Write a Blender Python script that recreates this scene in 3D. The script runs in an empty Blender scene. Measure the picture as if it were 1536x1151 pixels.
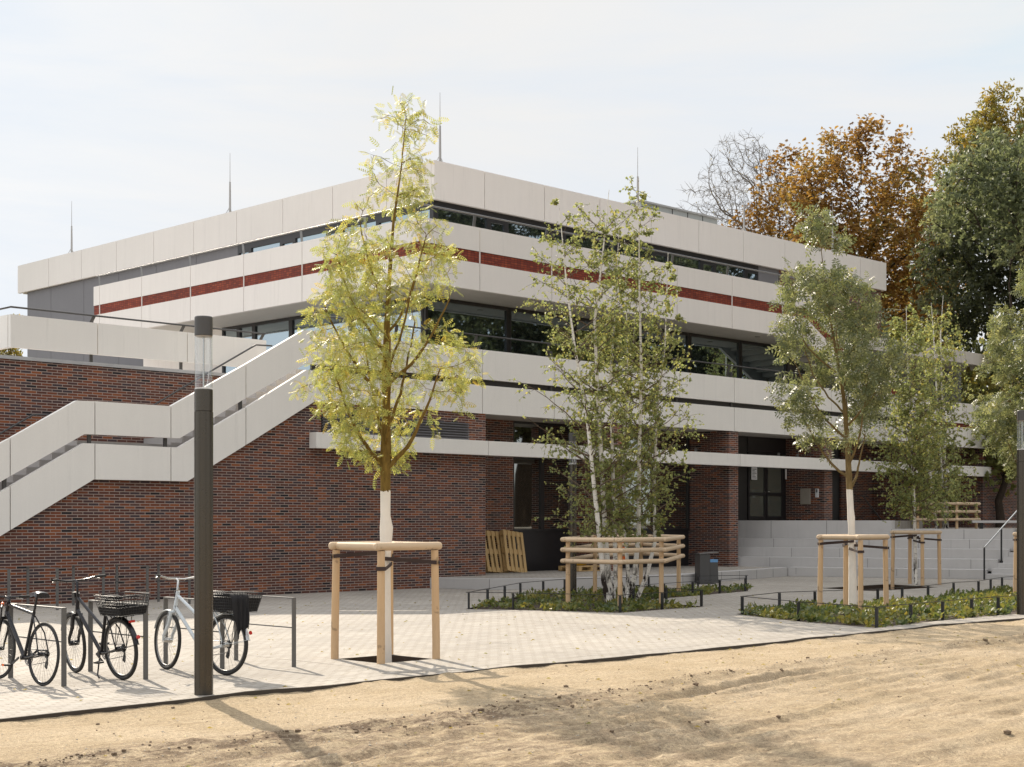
import bpy, math, random
import numpy as np
from mathutils import Vector, Matrix, noise as mnoise
from mathutils.geometry import tessellate_polygon

R = math.radians
SC = bpy.context.scene
COL = SC.collection
# ------------------------------------------------------------------ frame of the place
TH = math.atan2(.7059, .7083)            # the building stands turned 45 degrees to the view
CO, SI = math.cos(TH), math.sin(TH)
def W(u, v, z=0.0):                      # building axes (u along right facade, v along left facade) -> world
    return Vector((u*CO - v*SI, u*SI + v*CO, z))
F, HZ, EYE = 2248.0, 781.0, 1.75
def G(x, y, z=0.0):                      # surveyed ground point -> world
    d = F*(EYE-z)/(y-HZ)
    return Vector(((x-768.0)/F*d, d, z))
def UV(p):
    return (p[0]*CO + p[1]*SI, -p[0]*SI + p[1]*CO)

# ------------------------------------------------------------------ objects
def tag(o, label=None, cat=None, group=None, kind=None):
    if label: o['label'] = label
    if cat: o['category'] = cat
    if group: o['group'] = group
    if kind: o['kind'] = kind
    return o
def thing(name, label, cat, loc=(0,0,0), rz=0.0, group=None):
    o = bpy.data.objects.new(name, None); COL.objects.link(o)
    o.empty_display_size = .2
    o.location = loc; o.rotation_euler = (0,0,rz)
    return tag(o, label, cat, group)
def uthing(name, label, cat, u, v, z=0.0, group=None):
    o = thing(name, label, cat, W(u,v,z), TH, group); o['org'] = (u,v,z)
    return o
def kids(o): return [c for c in bpy.data.objects if c.parent == o]
def copy_tree(o, parent=None):
    c = o.copy(); COL.objects.link(c); c.parent = parent
    for ch in kids(o): copy_tree(ch, c)
    return c

class MB:
    def __init__(s): s.v=[]; s.f=[]; s.sm=[]
    def add(s, vs, fs, smooth=False):
        n=len(s.v); s.v.extend([tuple(p) for p in vs])
        s.f.extend([tuple(i+n for i in f) for f in fs]); s.sm.extend([smooth]*len(fs))
    def box(s, x0,x1,y0,y1,z0,z1):
        vs=[(x,y,z) for z in (z0,z1) for y in (y0,y1) for x in (x0,x1)]
        s.add(vs,[(0,2,3,1),(4,5,7,6),(0,1,5,4),(2,6,7,3),(0,4,6,2),(1,3,7,5)])
    def obox(s, c, ax, ay, az):          # oriented box: centre and three half vectors
        c,ax,ay,az=map(Vector,(c,ax,ay,az)); vs=[]
        for k in (-1,1):
            for j in (-1,1):
                for i in (-1,1): vs.append(c+ax*i+ay*j+az*k)
        s.add(vs,[(0,2,3,1),(4,5,7,6),(0,1,5,4),(2,6,7,3),(0,4,6,2),(1,3,7,5)])
    def bar(s, a, b, w, h, up=(0,0,1)):  # rectangular bar from a to b
        a,b=Vector(a),Vector(b); d=b-a; t=d.normalized(); up=Vector(up)
        x=t.cross(up)
        if x.length<1e-4: x=t.cross(Vector((0,1,0)))
        x.normalize(); y=x.cross(t)
        s.obox((a+b)/2, d/2, x*(w/2), y*(h/2))
    def tube(s, pts, rad, n=8, caps=True, smooth=True):
        pts=[Vector(p) for p in pts]; m=len(pts)
        if not hasattr(rad,'__len__'): rad=[rad]*m
        vs=[]; prev=None
        for i,p in enumerate(pts):
            t=(pts[min(i+1,m-1)]-pts[max(i-1,0)])
            t = t.normalized() if t.length>1e-9 else Vector((0,0,1))
            if prev is None:
                x=t.orthogonal().normalized()
            else:
                x=prev-t*prev.dot(t)
                x = x.normalized() if x.length>1e-6 else t.orthogonal().normalized()
            prev=x; y=t.cross(x)
            for k in range(n):
                a=2*math.pi*k/n
                vs.append(p+(x*math.cos(a)+y*math.sin(a))*rad[i])
        fs=[]
        for i in range(m-1):
            for k in range(n):
                k2=(k+1)%n
                fs.append((i*n+k,i*n+k2,(i+1)*n+k2,(i+1)*n+k))
        n0=len(s.v); s.add(vs,fs,smooth)
        if caps: s.add(vs[:n][::-1],[tuple(range(n))]); s.add(vs[-n:],[tuple(range(n))])
    def lathe(s, prof, n=24, c=(0,0,0), smooth=True):
        for (r0,z0),(r1,z1) in zip(prof,prof[1:]):      # every ring strip has its own edge, so corners stay crisp
            vs=[(c[0]+r*math.cos(2*math.pi*k/n), c[1]+r*math.sin(2*math.pi*k/n), c[2]+z) for r,z in ((r0,z0),(r1,z1)) for k in range(n)]
            s.add(vs,[(k,(k+1)%n,(k+1)%n+n,k+n) for k in range(n)],smooth)
    def torus(s, c, axis, R_, r, n=36, m=8):
        c=Vector(c); ax=Vector(axis).normalized(); x=ax.orthogonal().normalized(); y=ax.cross(x)
        vs=[]
        for i in range(n):
            a=2*math.pi*i/n; d=x*math.cos(a)+y*math.sin(a)
            for j in range(m):
                b=2*math.pi*j/m; vs.append(c+d*(R_+r*math.cos(b))+ax*(r*math.sin(b)))
        fs=[(i*m+j,((i+1)%n)*m+j,((i+1)%n)*m+(j+1)%m,i*m+(j+1)%m) for i in range(n) for j in range(m)]
        s.add(vs,fs,True)
    def prism(s, poly, off):             # polygon (3D points) swept by off
        n=len(poly); off=Vector(off); P=[Vector(p) for p in poly]
        vs=P+[p+off for p in P]
        fs=[tuple(range(n)), tuple(range(2*n-1,n-1,-1))]
        fs+=[(i,i+n,(i+1)%n+n,(i+1)%n) for i in range(n)]
        s.add(vs,fs)
    def sheet(s, outer, holes=(), z=0.0):
        loops=[[Vector((p[0],p[1],0)) for p in L] for L in [outer]+list(holes)]
        flat=[p for L in loops for p in L]
        tri=tessellate_polygon(loops)
        vs=[(p.x,p.y,z) for p in flat]; fs=[]
        for a,b,c in tri:
            pa,pb,pc=flat[a],flat[b],flat[c]
            fs.append((a,b,c) if (pb-pa).cross(pc-pa).z>0 else (a,c,b))
        s.add(vs,fs)
    def build(s, name, m, parent=None, org=None, loc=None):
        if org is None: org = tuple(parent['org']) if parent is not None and 'org' in parent else (0,0,0)
        me=bpy.data.meshes.new(name)
        me.from_pydata([(p[0]-org[0],p[1]-org[1],p[2]-org[2]) for p in s.v],[],s.f)
        me.polygons.foreach_set('use_smooth', s.sm); me.update()
        if m: me.materials.append(m)
        o=bpy.data.objects.new(name,me); COL.objects.link(o)
        if parent is not None: o.parent=parent
        if loc is not None: o.location=loc
        return o

# ------------------------------------------------------------------ materials
class NT:
    def __init__(s,name):
        s.m=bpy.data.materials.new(name); s.m.use_nodes=True
        s.t=s.m.node_tree; s.t.nodes.clear()
        s.out=s.n('ShaderNodeOutputMaterial')
    def n(s,t,**k):
        nd=s.t.nodes.new(t)
        for a,b in k.items():
            if a in nd.inputs.keys() if False else False: pass
            setattr(nd,a,b)
        return nd
    def l(s,a,b): s.t.links.new(a,b)
    def val(s,sock,x):
        if hasattr(x,'is_linked') or hasattr(x,'links'): s.l(x,sock)
        else:
            if hasattr(x,'__len__') and len(x)==3 and sock.type=='RGBA': x=(*x,1)
            sock.default_value=x
    def obj(s): return s.n('ShaderNodeTexCoord').outputs['Object']
    def geo(s): return s.n('ShaderNodeNewGeometry').outputs['Position']
    def mapv(s,v,scale=(1,1,1),rot=(0,0,0),loc=(0,0,0)):
        m=s.n('ShaderNodeMapping'); s.l(v,m.inputs[0]); m.inputs['Scale'].default_value=scale
        m.inputs['Rotation'].default_value=rot; m.inputs['Location'].default_value=loc
        return m.outputs[0]
    def noise(s,v,scale,detail=4,rough=.55,dist=0):
        t=s.n('ShaderNodeTexNoise'); s.l(v,t.inputs['Vector']); t.inputs['Scale'].default_value=scale
        t.inputs['Detail'].default_value=detail; t.inputs['Roughness'].default_value=rough; t.inputs['Distortion'].default_value=dist
        return t.outputs['Fac']
    def ramp(s,f,stops,mode='LINEAR'):
        r=s.n('ShaderNodeValToRGB'); s.l(f,r.inputs[0]); cr=r.color_ramp; cr.interpolation=mode
        while len(cr.elements)<len(stops): cr.elements.new(.5)
        for e,(p,c) in zip(cr.elements,stops):
            e.position=p; e.color=(*c,1) if hasattr(c,'__len__') else (c,c,c,1)
        return r.outputs[0]
    def mix(s,f,a,b,mode='MIX'):
        m=s.n('ShaderNodeMix'); m.data_type='RGBA'; m.blend_type=mode
        s.val(m.inputs[0],f); s.val(m.inputs[6],a); s.val(m.inputs[7],b)
        return m.outputs[2]
    def math(s,op,a,b=0.0,clamp=False):
        m=s.n('ShaderNodeMath'); m.operation=op; m.use_clamp=clamp
        s.val(m.inputs[0],a); s.val(m.inputs[1],b); return m.outputs[0]
    def bump(s,h,strength=.3,dist=.01):
        b=s.n('ShaderNodeBump'); b.inputs['Strength'].default_value=strength; b.inputs['Distance'].default_value=dist
        s.l(h,b.inputs['Height']); return b.outputs[0]
    def prin(s,col,rough=.6,metal=0.0,spec=.5,normal=None,out=True):
        p=s.n('ShaderNodeBsdfPrincipled'); s.val(p.inputs['Base Color'],col); s.val(p.inputs['Roughness'],rough)
        p.inputs['Metallic'].default_value=metal; p.inputs['Specular IOR Level'].default_value=spec
        if normal is not None: s.l(normal,p.inputs['Normal'])
        if out: s.l(p.outputs[0],s.out.inputs[0])
        return p
def lerp(a,b,t): return tuple(x+(y-x)*t for x,y in zip(a,b))
def plain(name,col,rough=.5,metal=0.0,var=.15,scale=6.0,bump=.05,spec=.5):
    t=NT(name); o=t.obj(); n=t.noise(o,scale,5)
    c=t.mix(n, tuple(x*(1-var) for x in col), tuple(min(1,x*(1+var)) for x in col))
    nb=t.noise(o,scale*14,3)
    r=t.ramp(n,[(0,max(0,rough-.1)),(1,min(1,rough+.1))])
    t.prin(c,r,metal,spec,t.bump(nb,bump,.004)); return t.m

def brick_mat(name, stops, mortar, bw=.25, bh=.0625, off=.5, ms=.10, world=False):
    t=NT(name); o=t.obj()
    sp=t.n('ShaderNodeSeparateXYZ'); t.l(o,sp.inputs[0])
    cb=t.n('ShaderNodeCombineXYZ'); t.l(t.math('ADD',sp.outputs[0],sp.outputs[1]),cb.inputs[0]); t.l(sp.outputs[2],cb.inputs[1])
    b=t.n('ShaderNodeTexBrick'); t.l(cb.outputs[0],b.inputs['Vector'])
    b.offset=off; b.offset_frequency=2; b.squash=1
    b.inputs['Color1'].default_value=(0,0,0,1); b.inputs['Color2'].default_value=(1,1,1,1); b.inputs['Mortar'].default_value=(.5,.5,.5,1)
    b.inputs['Scale'].default_value=1; b.inputs['Mortar Size'].default_value=bh*ms; b.inputs['Mortar Smooth'].default_value=.2
    b.inputs['Brick Width'].default_value=bw; b.inputs['Row Height'].default_value=bh; b.inputs['Bias'].default_value=0
    col=t.ramp(b.outputs['Color'],stops,'CONSTANT')
    big=t.noise(o,.7,4); col=t.mix(.55,col,t.ramp(big,[(.3,(.72,.72,.74)),(.7,(1.2,1.16,1.1))]),'MULTIPLY')
    fine=t.noise(o,55,3); col=t.mix(.35,col,t.ramp(fine,[(.3,.5),(.7,1.4)]),'MULTIPLY')
    ef=t.noise(t.mapv(o,(.5,.5,1.3)),1.6,6,.65); col=t.mix(t.ramp(ef,[(.60,0),(.78,.28)]),col,(.30,.25,.22))
    m=t.mix(t.noise(o,9,3),tuple(x*.8 for x in mortar),tuple(x*1.2 for x in mortar))
    c=t.mix(b.outputs['Fac'],col,m)
    h=t.math('SUBTRACT',1.0,b.outputs['Fac'])
    t.prin(c,.72,0,.35,t.bump(h,.5,.006)); return t.m

M={}
M['brick']=brick_mat('clinker_brick',[(0,(.090,.030,.020)),(.20,(.165,.048,.022)),(.38,(.066,.031,.030)),(.54,(.112,.036,.022)),(.70,(.235,.072,.026)),(.80,(.052,.034,.038)),(.90,(.014,.011,.013)),(.955,(.10,.05,.04))],(.32,.25,.21),ms=.135)
M['brick_red']=brick_mat('red_glazed_brick',[(0,(.21,.036,.018)),(.35,(.25,.046,.021)),(.7,(.17,.030,.017)),(.9,(.29,.06,.026))],(.075,.02,.014),.125,.0625,0.0,.12)
def concrete(name,a,b,sc=.9,rough=.75):
    t=NT(name); o=t.obj(); n=t.noise(o,sc,6,.6); st=t.noise(t.mapv(o,(5,5,.35)),1.0,4)
    c=t.mix(n,a,b); c=t.mix(.05,c,t.ramp(st,[(.3,.6),(.7,1.2)]),'MULTIPLY')
    gr=t.noise(t.mapv(o,(2.2,2.2,.16)),2.3,6,.7); c=t.mix(t.ramp(gr,[(.56,0),(.74,.22)]),c,tuple(x*.62 for x in a))
    f=t.noise(o,70,3); c=t.mix(.10,c,t.ramp(f,[(.3,.6),(.7,1.3)]),'MULTIPLY')
    t.prin(c,rough,0,.3,t.bump(f,.12,.003)); return t.m
M['panel']=concrete('white_concrete_panel',(.715,.675,.635),(.775,.735,.695))
M['panel_low']=concrete('pale_concrete_panel',(.72,.69,.645),(.79,.76,.71))
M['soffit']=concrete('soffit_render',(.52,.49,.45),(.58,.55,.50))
M['clad']=concrete('grey_cladding',(.155,.15,.16),(.185,.18,.19),.5,.5)
M['step']=concrete('step_concrete',(.42,.40,.385),(.52,.50,.48),1.6,.8)
M['joint']=plain('dark_joint',(.035,.032,.030),.8)
M['frame']=plain('anodised_dark_frame',(.020,.018,.019),.4,0,.2)
M['dark']=plain('dark_backing',(.018,.015,.014),.7)
M['grey_roof']=plain('roof_sheet',(.33,.35,.35),.5)
M['steel']=plain('galvanised_steel',(.22,.215,.21),.4,.8,.1)
M['rodsteel']=plain('light_steel',(.38,.37,.36),.5,.5,.1)
M['railpaint']=plain('iron_grey_paint',(.075,.072,.07),.45,.3,.1)
M['rackpaint']=plain('iron_grey_rack_paint',(.13,.125,.118),.45,.3,.1)
M['postpaint']=plain('grey_brown_post_paint',(.085,.076,.064),.27,.8,.05,3)
M['black']=plain('black_paint',(.012,.012,.013),.4)
M['bikeblack']=plain('black_bike_paint',(.014,.013,.016),.28,.2)
M['rubber']=plain('tyre_rubber',(.022,.020,.018),.75)
M['chrome']=plain('bright_metal',(.55,.54,.52),.25,1.0,.05)
M['bikewhite']=plain('white_bike_paint',(.56,.60,.62),.25)
M['red']=plain('red_reflector',(.5,.02,.01),.25)
M['orange']=plain('orange_plastic',(.75,.14,.01),.4)
M['blue']=plain('blue_liner',(.12,.28,.5),.5)
M['cloth']=plain('dark_cloth',(.012,.011,.012),.9,0,.3,30,.4)
M['strap']=plain('brown_webbing',(.045,.028,.024),.85,0,.2,40,.3)
M['paper']=plain('white_paper',(.72,.72,.72),.8)
M['ink']=plain('grey_ink',(.1,.1,.11),.8)
M['beige']=plain('beige_box',(.35,.31,.26),.6)
M['yellow']=plain('yellow_plastic',(.6,.36,.02),.5)
M['edging']=plain('black_edging',(.050,.038,.027),.8,0,.3,20,.5)
M['leadcap']=plain('coping_metal',(.40,.40,.40),.5,.3)
def wood(name,a,b,axis):
    t=NT(name); o=t.obj(); s=[9,9,9]; s[axis]=.9
    n=t.noise(t.mapv(o,tuple(s)),3.2,6,.65,.6); k=t.noise(o,7,2)
    c=t.mix(n,a,b); c=t.mix(t.ramp(k,[(.66,0),(.72,.7)]),c,tuple(x*.45 for x in a))
    w=t.noise(o,1.4,3); c=t.mix(t.math('MULTIPLY',w,.35),c,(.38,.33,.27))
    t.prin(c,.68,0,.3,t.bump(n,.3,.006)); return t.m
M['wood_post']=wood('larch_post',(.52,.32,.155),(.66,.45,.25),2)
M['wood_rail']=wood('larch_rail',(.50,.35,.21),(.68,.52,.35),0)
M['wood_rail_v']=wood('larch_rail_cross',(.50,.35,.21),(.68,.52,.35),1)
M['pallet']=wood('pallet_wood',(.46,.27,.09),(.60,.40,.16),2)
def glass_win(name,refl,tint,dark):
    t=NT(name); o=t.obj(); nb=t.noise(o,.35,1); bn=t.bump(nb,.25,.03)
    g=t.n('ShaderNodeBsdfGlossy'); t.val(g.inputs['Color'],tint); g.inputs['Roughness'].default_value=.015; t.l(bn,g.inputs['Normal'])
    d=t.n('ShaderNodeBsdfDiffuse'); t.val(d.inputs['Color'],dark)
    fr=t.n('ShaderNodeFresnel'); fr.inputs[0].default_value=1.55
    f=t.math('ADD',fr.outputs[0],refl,True)
    mx=t.n('ShaderNodeMixShader'); t.l(f,mx.inputs[0]); t.l(d.outputs[0],mx.inputs[1]); t.l(g.outputs[0],mx.inputs[2])
    t.l(mx.outputs[0],t.out.inputs[0]); return t.m
M['glass']=glass_win('window_glass',.44,(.74,.88,.96),(.020,.024,.023))
M['doorglass']=glass_win('door_glass',.14,(.8,.85,.8),(.11,.115,.095))
M['shopglass']=glass_win('ground_floor_glass',.34,(.85,.88,.85),(.010,.009,.008))
def clear_glass():
    t=NT('clear_lamp_glass'); tr=t.n('ShaderNodeBsdfTransparent'); tr.inputs[0].default_value=(.93,.94,.94,1)
    g=t.n('ShaderNodeBsdfGlossy'); g.inputs['Roughness'].default_value=.03
    lw=t.n('ShaderNodeLayerWeight'); lw.inputs[0].default_value=.35
    f=t.math('MULTIPLY',lw.outputs['Facing'],.55); f=t.math('ADD',f,.05)
    mx=t.n('ShaderNodeMixShader'); t.l(f,mx.inputs[0]); t.l(tr.outputs[0],mx.inputs[1]); t.l(g.outputs[0],mx.inputs[2])
    t.l(mx.outputs[0],t.out.inputs[0]); return t.m
M['lampglass']=clear_glass()
def paving_mat():
    t=NT('block_paving'); p=t.mapv(t.geo(),(1,1,1),(0,0,-TH))
    b=t.n('ShaderNodeTexBrick'); t.l(p,b.inputs['Vector']); b.offset=.5; b.offset_frequency=2
    b.inputs['Color1'].default_value=(0,0,0,1); b.inputs['Color2'].default_value=(1,1,1,1); b.inputs['Mortar'].default_value=(.5,.5,.5,1)
    b.inputs['Scale'].default_value=1; b.inputs['Mortar Size'].default_value=.0085; b.inputs['Mortar Smooth'].default_value=.4
    b.inputs['Brick Width'].default_value=.205; b.inputs['Row Height'].default_value=.105; b.inputs['Bias'].default_value=0
    c=t.ramp(b.outputs['Color'],[(0,(.32,.295,.262)),(.3,(.352,.327,.292)),(.55,(.333,.305,.273)),(.8,(.378,.352,.317))])
    big=t.noise(p,.45,6,.6); c=t.mix(.8,c,t.ramp(big,[(.3,(.78,.77,.76)),(.7,(1.14,1.12,1.08))]),'MULTIPLY')
    st=t.noise(p,5,4); c=t.mix(t.ramp(st,[(.55,0),(.75,.35)]),c,(.46,.40,.30))
    f=t.noise(p,90,2); c=t.mix(.3,c,t.ramp(f,[(.3,.6),(.7,1.35)]),'MULTIPLY')
    c=t.mix(b.outputs['Fac'],c,(.225,.19,.15))
    sp=t.n('ShaderNodeSeparateXYZ'); t.l(p,sp.inputs[0])
    jm=t.math('LESS_THAN',t.math('MODULO',t.math('ADD',sp.outputs[0],3.7*20-15.0),3.7),.016)
    jm2=t.math('LESS_THAN',t.math('MODULO',t.math('ADD',sp.outputs[1],5.2*20-16.9),5.2),.014)
    jb=t.math('LESS_THAN',t.math('ABSOLUTE',t.math('SUBTRACT',sp.outputs[1],13.02)),.011)
    jm=t.math('MULTIPLY',t.math('ADD',t.math('ADD',jm,jm2,True),jb,True),t.ramp(t.noise(p,1.3,3),[(.40,.15),(.60,1)]))
    c=t.mix(jm,c,(.06,.05,.04))
    sta=t.noise(p,1.3,7,.7,1.0); c=t.mix(t.ramp(sta,[(.56,0),(.70,.38)]),c,(.22,.195,.165))
    h=t.math('SUBTRACT',1.0,b.outputs['Fac']); h2=t.math('ADD',h,t.math('MULTIPLY',b.outputs['Color'],.5))
    t.prin(c,.85,0,.25,t.bump(h2,.8,.009)); return t.m
M['paving']=paving_mat()
def sand_mat():
    t=NT('sand'); p=t.geo(); uvp=t.mapv(p,(1,1,1),(0,0,-TH))
    a=t.noise(p,.9,6,.62); fine=t.noise(p,34,6,.72); grit=t.noise(p,150,3,.65)
    c=t.mix(t.ramp(a,[(.36,0),(.64,1)]),(.43,.33,.205),(.52,.41,.275))
    str_=t.noise(t.mapv(uvp,(.35,6,1)),1.7,6,.7)
    c=t.mix(t.ramp(str_,[(.5,0),(.70,.6)]),c,(.32,.23,.135))
    at=t.n('ShaderNodeAttribute'); at.attribute_name='soil'
    patch=t.noise(t.mapv(uvp,(.8,1.6,1)),5.0,7,.75); pm=t.ramp(patch,[(.42,0),(.56,1)])
    sm=t.math('MULTIPLY',at.outputs['Fac'],pm,True)
    c=t.mix(sm,c,(.165,.115,.075))
    pale=t.noise(p,3.1,5,.7); c=t.mix(t.ramp(pale,[(.56,0),(.70,.5)]),c,(.57,.46,.31))
    c=t.mix(.8,c,t.ramp(fine,[(.30,.50),(.70,1.38)]),'MULTIPLY')
    c=t.mix(.7,c,t.ramp(grit,[(.34,.42),(.66,1.5)]),'MULTIPLY')
    gv=t.noise(p,60,2,.5); c=t.mix(t.ramp(gv,[(.66,0),(.69,.75)]),c,(.10,.075,.05)); c=t.mix(t.ramp(t.noise(p,75,2,.5),[(.68,0),(.71,.7)]),c,(.66,.58,.46))
    h=t.math('ADD',t.math('MULTIPLY',fine,.8),t.math('MULTIPLY',grit,.3))
    t.prin(c,.95,0,.15,t.bump(h,.9,.035)); return t.m
M['sand']=sand_mat()
M['stone']=plain('pale_stone',(.45,.39,.31),.9,0,.4,18,.4)
M['clod']=plain('sandy_clod',(.15,.105,.065),.95,0,.4,18,.6)
M['soil']=plain('dark_soil',(.045,.028,.017),.95,0,.5,18,.8)
M['grassland']=plain('rough_grass_ground',(.10,.095,.045),.95,0,.4,.4,.4)
def bark(name,a,b,paint_z=None,pc=(.78,.72,.63),birch=False):
    t=NT(name); o=t.obj(); n=t.noise(t.mapv(o,(1,1,.22)),26,5,.7)
    c=t.mix(t.ramp(n,[(.3,0),(.7,1)]),a,b)
    if birch:
        l=t.noise(t.mapv(o,(1,1,5.5)),5,3,.6); c=t.mix(t.ramp(l,[(.60,0),(.66,.9)]),c,(.045,.035,.03))
        sp=t.n('ShaderNodeSeparateXYZ'); t.l(o,sp.inputs[0])
        low=t.math('MULTIPLY',t.ramp(sp.outputs[2],[(.55,1.0),(1.0,.0)]),t.ramp(t.noise(t.mapv(o,(1,1,.35)),9,4,.7),[(.46,0),(.55,1)]))
        c=t.mix(low,c,(.03,.022,.018))
    if paint_z:
        sp=t.n('ShaderNodeSeparateXYZ'); t.l(o,sp.inputs[0])
        w=t.math('ADD',sp.outputs[2],t.math('MULTIPLY',t.noise(o,16,5,.7),.22))
        k=t.math('LESS_THAN',w,paint_z+.11)
        pn=t.mix(t.noise(o,8,5),tuple(x*.86 for x in pc),tuple(x*1.06 for x in pc))
        c=t.mix(k,c,pn)
    t.prin(c,.85,0,.2,t.bump(n,.55,.012)); return t.m
M['bark_mossy']=bark('mossy_bark',(.10,.062,.014),(.235,.15,.035),2.22)
M['bark_ash']=bark('ash_bark',(.11,.075,.03),(.25,.175,.075),2.38)
M['bark_grey']=bark('grey_bark',(.11,.09,.07),(.22,.185,.15))
M['bark_dark']=bark('dark_bark',(.028,.021,.015),(.07,.05,.036))
M['bark_birch']=bark('birch_bark',(.66,.61,.54),(.80,.76,.69),birch=True)
M['twig']=plain('brown_twig',(.085,.052,.028),.8)
M['birch_branch']=plain('brown_birch_branch',(.12,.08,.05),.8,0,.35,8)
def leaf_mat(name, cols, trans, tcols, rough=.45, spec=.4):
    t=NT(name); at=t.n('ShaderNodeAttribute'); at.attribute_name='tint'
    n=len(cols); pos=[i/(n-1) for i in range(n)]
    c=t.ramp(at.outputs['Fac'],list(zip(pos,cols))); tc=t.ramp(at.outputs['Fac'],list(zip(pos,tcols)))
    p=t.prin(c,rough,0,spec,None,False)
    tr=t.n('ShaderNodeBsdfTranslucent'); t.l(tc,tr.inputs[0])
    mx=t.n('ShaderNodeMixShader'); mx.inputs[0].default_value=trans; t.l(p.outputs[0],mx.inputs[1]); t.l(tr.outputs[0],mx.inputs[2])
    t.l(mx.outputs[0],t.out.inputs[0]); return t.m
M['leaf_gold']=leaf_mat('golden_green_leaf',[(.17,.20,.075),(.25,.27,.09),(.35,.33,.09),(.44,.30,.05)],.47,[(.43,.49,.13),(.57,.58,.14),(.70,.63,.13),(.74,.50,.06)],.45,.45)
M['leaf_birch']=leaf_mat('birch_leaf',[(.12,.145,.06),(.18,.205,.08),(.25,.26,.095),(.36,.31,.075)],.42,[(.32,.38,.12),(.44,.48,.15),(.56,.55,.17),(.64,.50,.09)],.55,.4)
M['leaf_ash']=leaf_mat('ash_leaf',[(.06,.078,.038),(.105,.122,.058),(.18,.19,.09),(.28,.28,.14)],.36,[(.22,.26,.095),(.33,.36,.13),(.46,.46,.17),(.58,.55,.19)],.42,.55)
M['leaf_rust']=leaf_mat('rusty_chestnut_leaf',[(.11,.056,.018),(.17,.086,.022),(.24,.13,.034),(.14,.115,.036)],.42,[(.32,.165,.035),(.44,.24,.045),(.54,.33,.07),(.34,.29,.07)],.6,.2)
M['leaf_dark']=leaf_mat('dark_green_leaf',[(.028,.034,.018),(.05,.058,.030),(.085,.095,.05),(.14,.145,.075)],.33,[(.08,.095,.035),(.12,.14,.05),(.19,.21,.08),(.28,.28,.10)],.5,.3)
M['leaf_pale']=leaf_mat('pale_green_leaf',[(.075,.09,.05),(.12,.14,.075),(.17,.19,.105),(.22,.22,.11)],.38,[(.18,.21,.09),(.28,.32,.14),(.38,.41,.18),(.46,.44,.16)],.5,.3)
M['leaf_mid']=leaf_mat('olive_green_leaf',[(.085,.095,.035),(.135,.145,.05),(.20,.195,.065),(.26,.215,.05)],.4,[(.25,.27,.07),(.37,.38,.09),(.50,.46,.11),(.54,.41,.07)],.5,.3)
M['leaf_yellow']=leaf_mat('yellowing_leaf',[(.16,.13,.035),(.24,.18,.045),(.14,.14,.045),(.30,.20,.035)],.42,[(.40,.31,.06),(.52,.39,.08),(.34,.33,.08),(.58,.37,.04)],.55,.25)
M['leaf_cover']=leaf_mat('ground_cover_leaf',[(.05,.075,.035),(.085,.11,.04),(.15,.16,.05),(.25,.22,.06)],.3,[(.14,.2,.05),(.22,.26,.05),(.36,.34,.06),(.46,.36,.06)],.5,.35)
# ------------------------------------------------------------------ the building
def wallbox(u0,u1,v0,v1,z0,z1): b=MB(); b.box(u0,u1,v0,v1,z0,z1); return b
BO=(27.4,29.0,0.0)
B=uthing('school_building','large flat roofed school building with white concrete bands, red brick stripe and dark clinker walls','building',*BO)
P_=M['panel']; g=.012
def part(b,name,m,parent=None): return b.build(name,m,parent or B,BO)
def fpanel(u0,u1,z0,z1,v,th=.10,m=None,name='facade_panel'):
    b=MB(); b.box(u0+g,u1-g,v,v+th,z0,z1); return part(b,name,m or P_)
def spanel(v0,v1,z0,z1,u,th=.10,m=None,name='facade_panel'):
    b=MB(); b.box(u,u+th,v0+g,v1-g,z0,z1); return part(b,name,m or P_)
# --- hidden dark boxes added inside the shell to stop light leaking through
b=MB(); b.box(31.75,57.5,35.3,61.5,5.0,11.95); part(b,'upper_light_block',M['dark'])
b=MB(); b.box(27.6,57.4,31.05,45.3,0.0,7.9); part(b,'lower_light_block',M['dark'])
# --- roof and fascia
b=MB(); b.box(31.40,57.62,34.94,62.2,11.86,12.90)
part(b,'roof',M['soffit'])
us=[31.26]+[33.44+2.78*k for k in range(9)]+[57.76]
us=[u for u in us if u<=57.76]
for a,c in zip(us,us[1:]): fpanel(a if a>31.3 else a-g,c,11.78,12.99,34.80,.13)
vs=[34.93]+[37.1+2.8*k for k in range(9)]+[62.3]
for a,c in zip(vs,vs[1:]): spanel(a,c,11.78,12.99,31.26,.13)
b=MB(); b.box(57.63,57.76,34.94,62.2,11.78,12.99); part(b,'facade_panel',P_)
b=MB(); b.box(31.5,57.6,62.2,62.3,11.78,12.99); part(b,'facade_panel',P_)
b=MB(); b.box(31.5,57.6,35.0,62.1,11.79,11.85); part(b,'roof_soffit',M['soffit'])
# plant room on the roof
rb=MB(); rb.box(45.45,50.4,38.4,47,12.9,14.36); ro=part(rb,'plant_room',M['grey_roof'])
rb=MB(); rb.box(45.38,50.47,38.33,47.1,14.362,14.43); part(rb,'plant_room_cap',M['leadcap'],None)
rb=MB()
for k in range(1,5): rb.box(45.45+.99*k-.012,45.45+.99*k+.012,38.38,38.41,12.9,14.35)
part(rb,'plant_room_joints',M['joint'])
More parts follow.
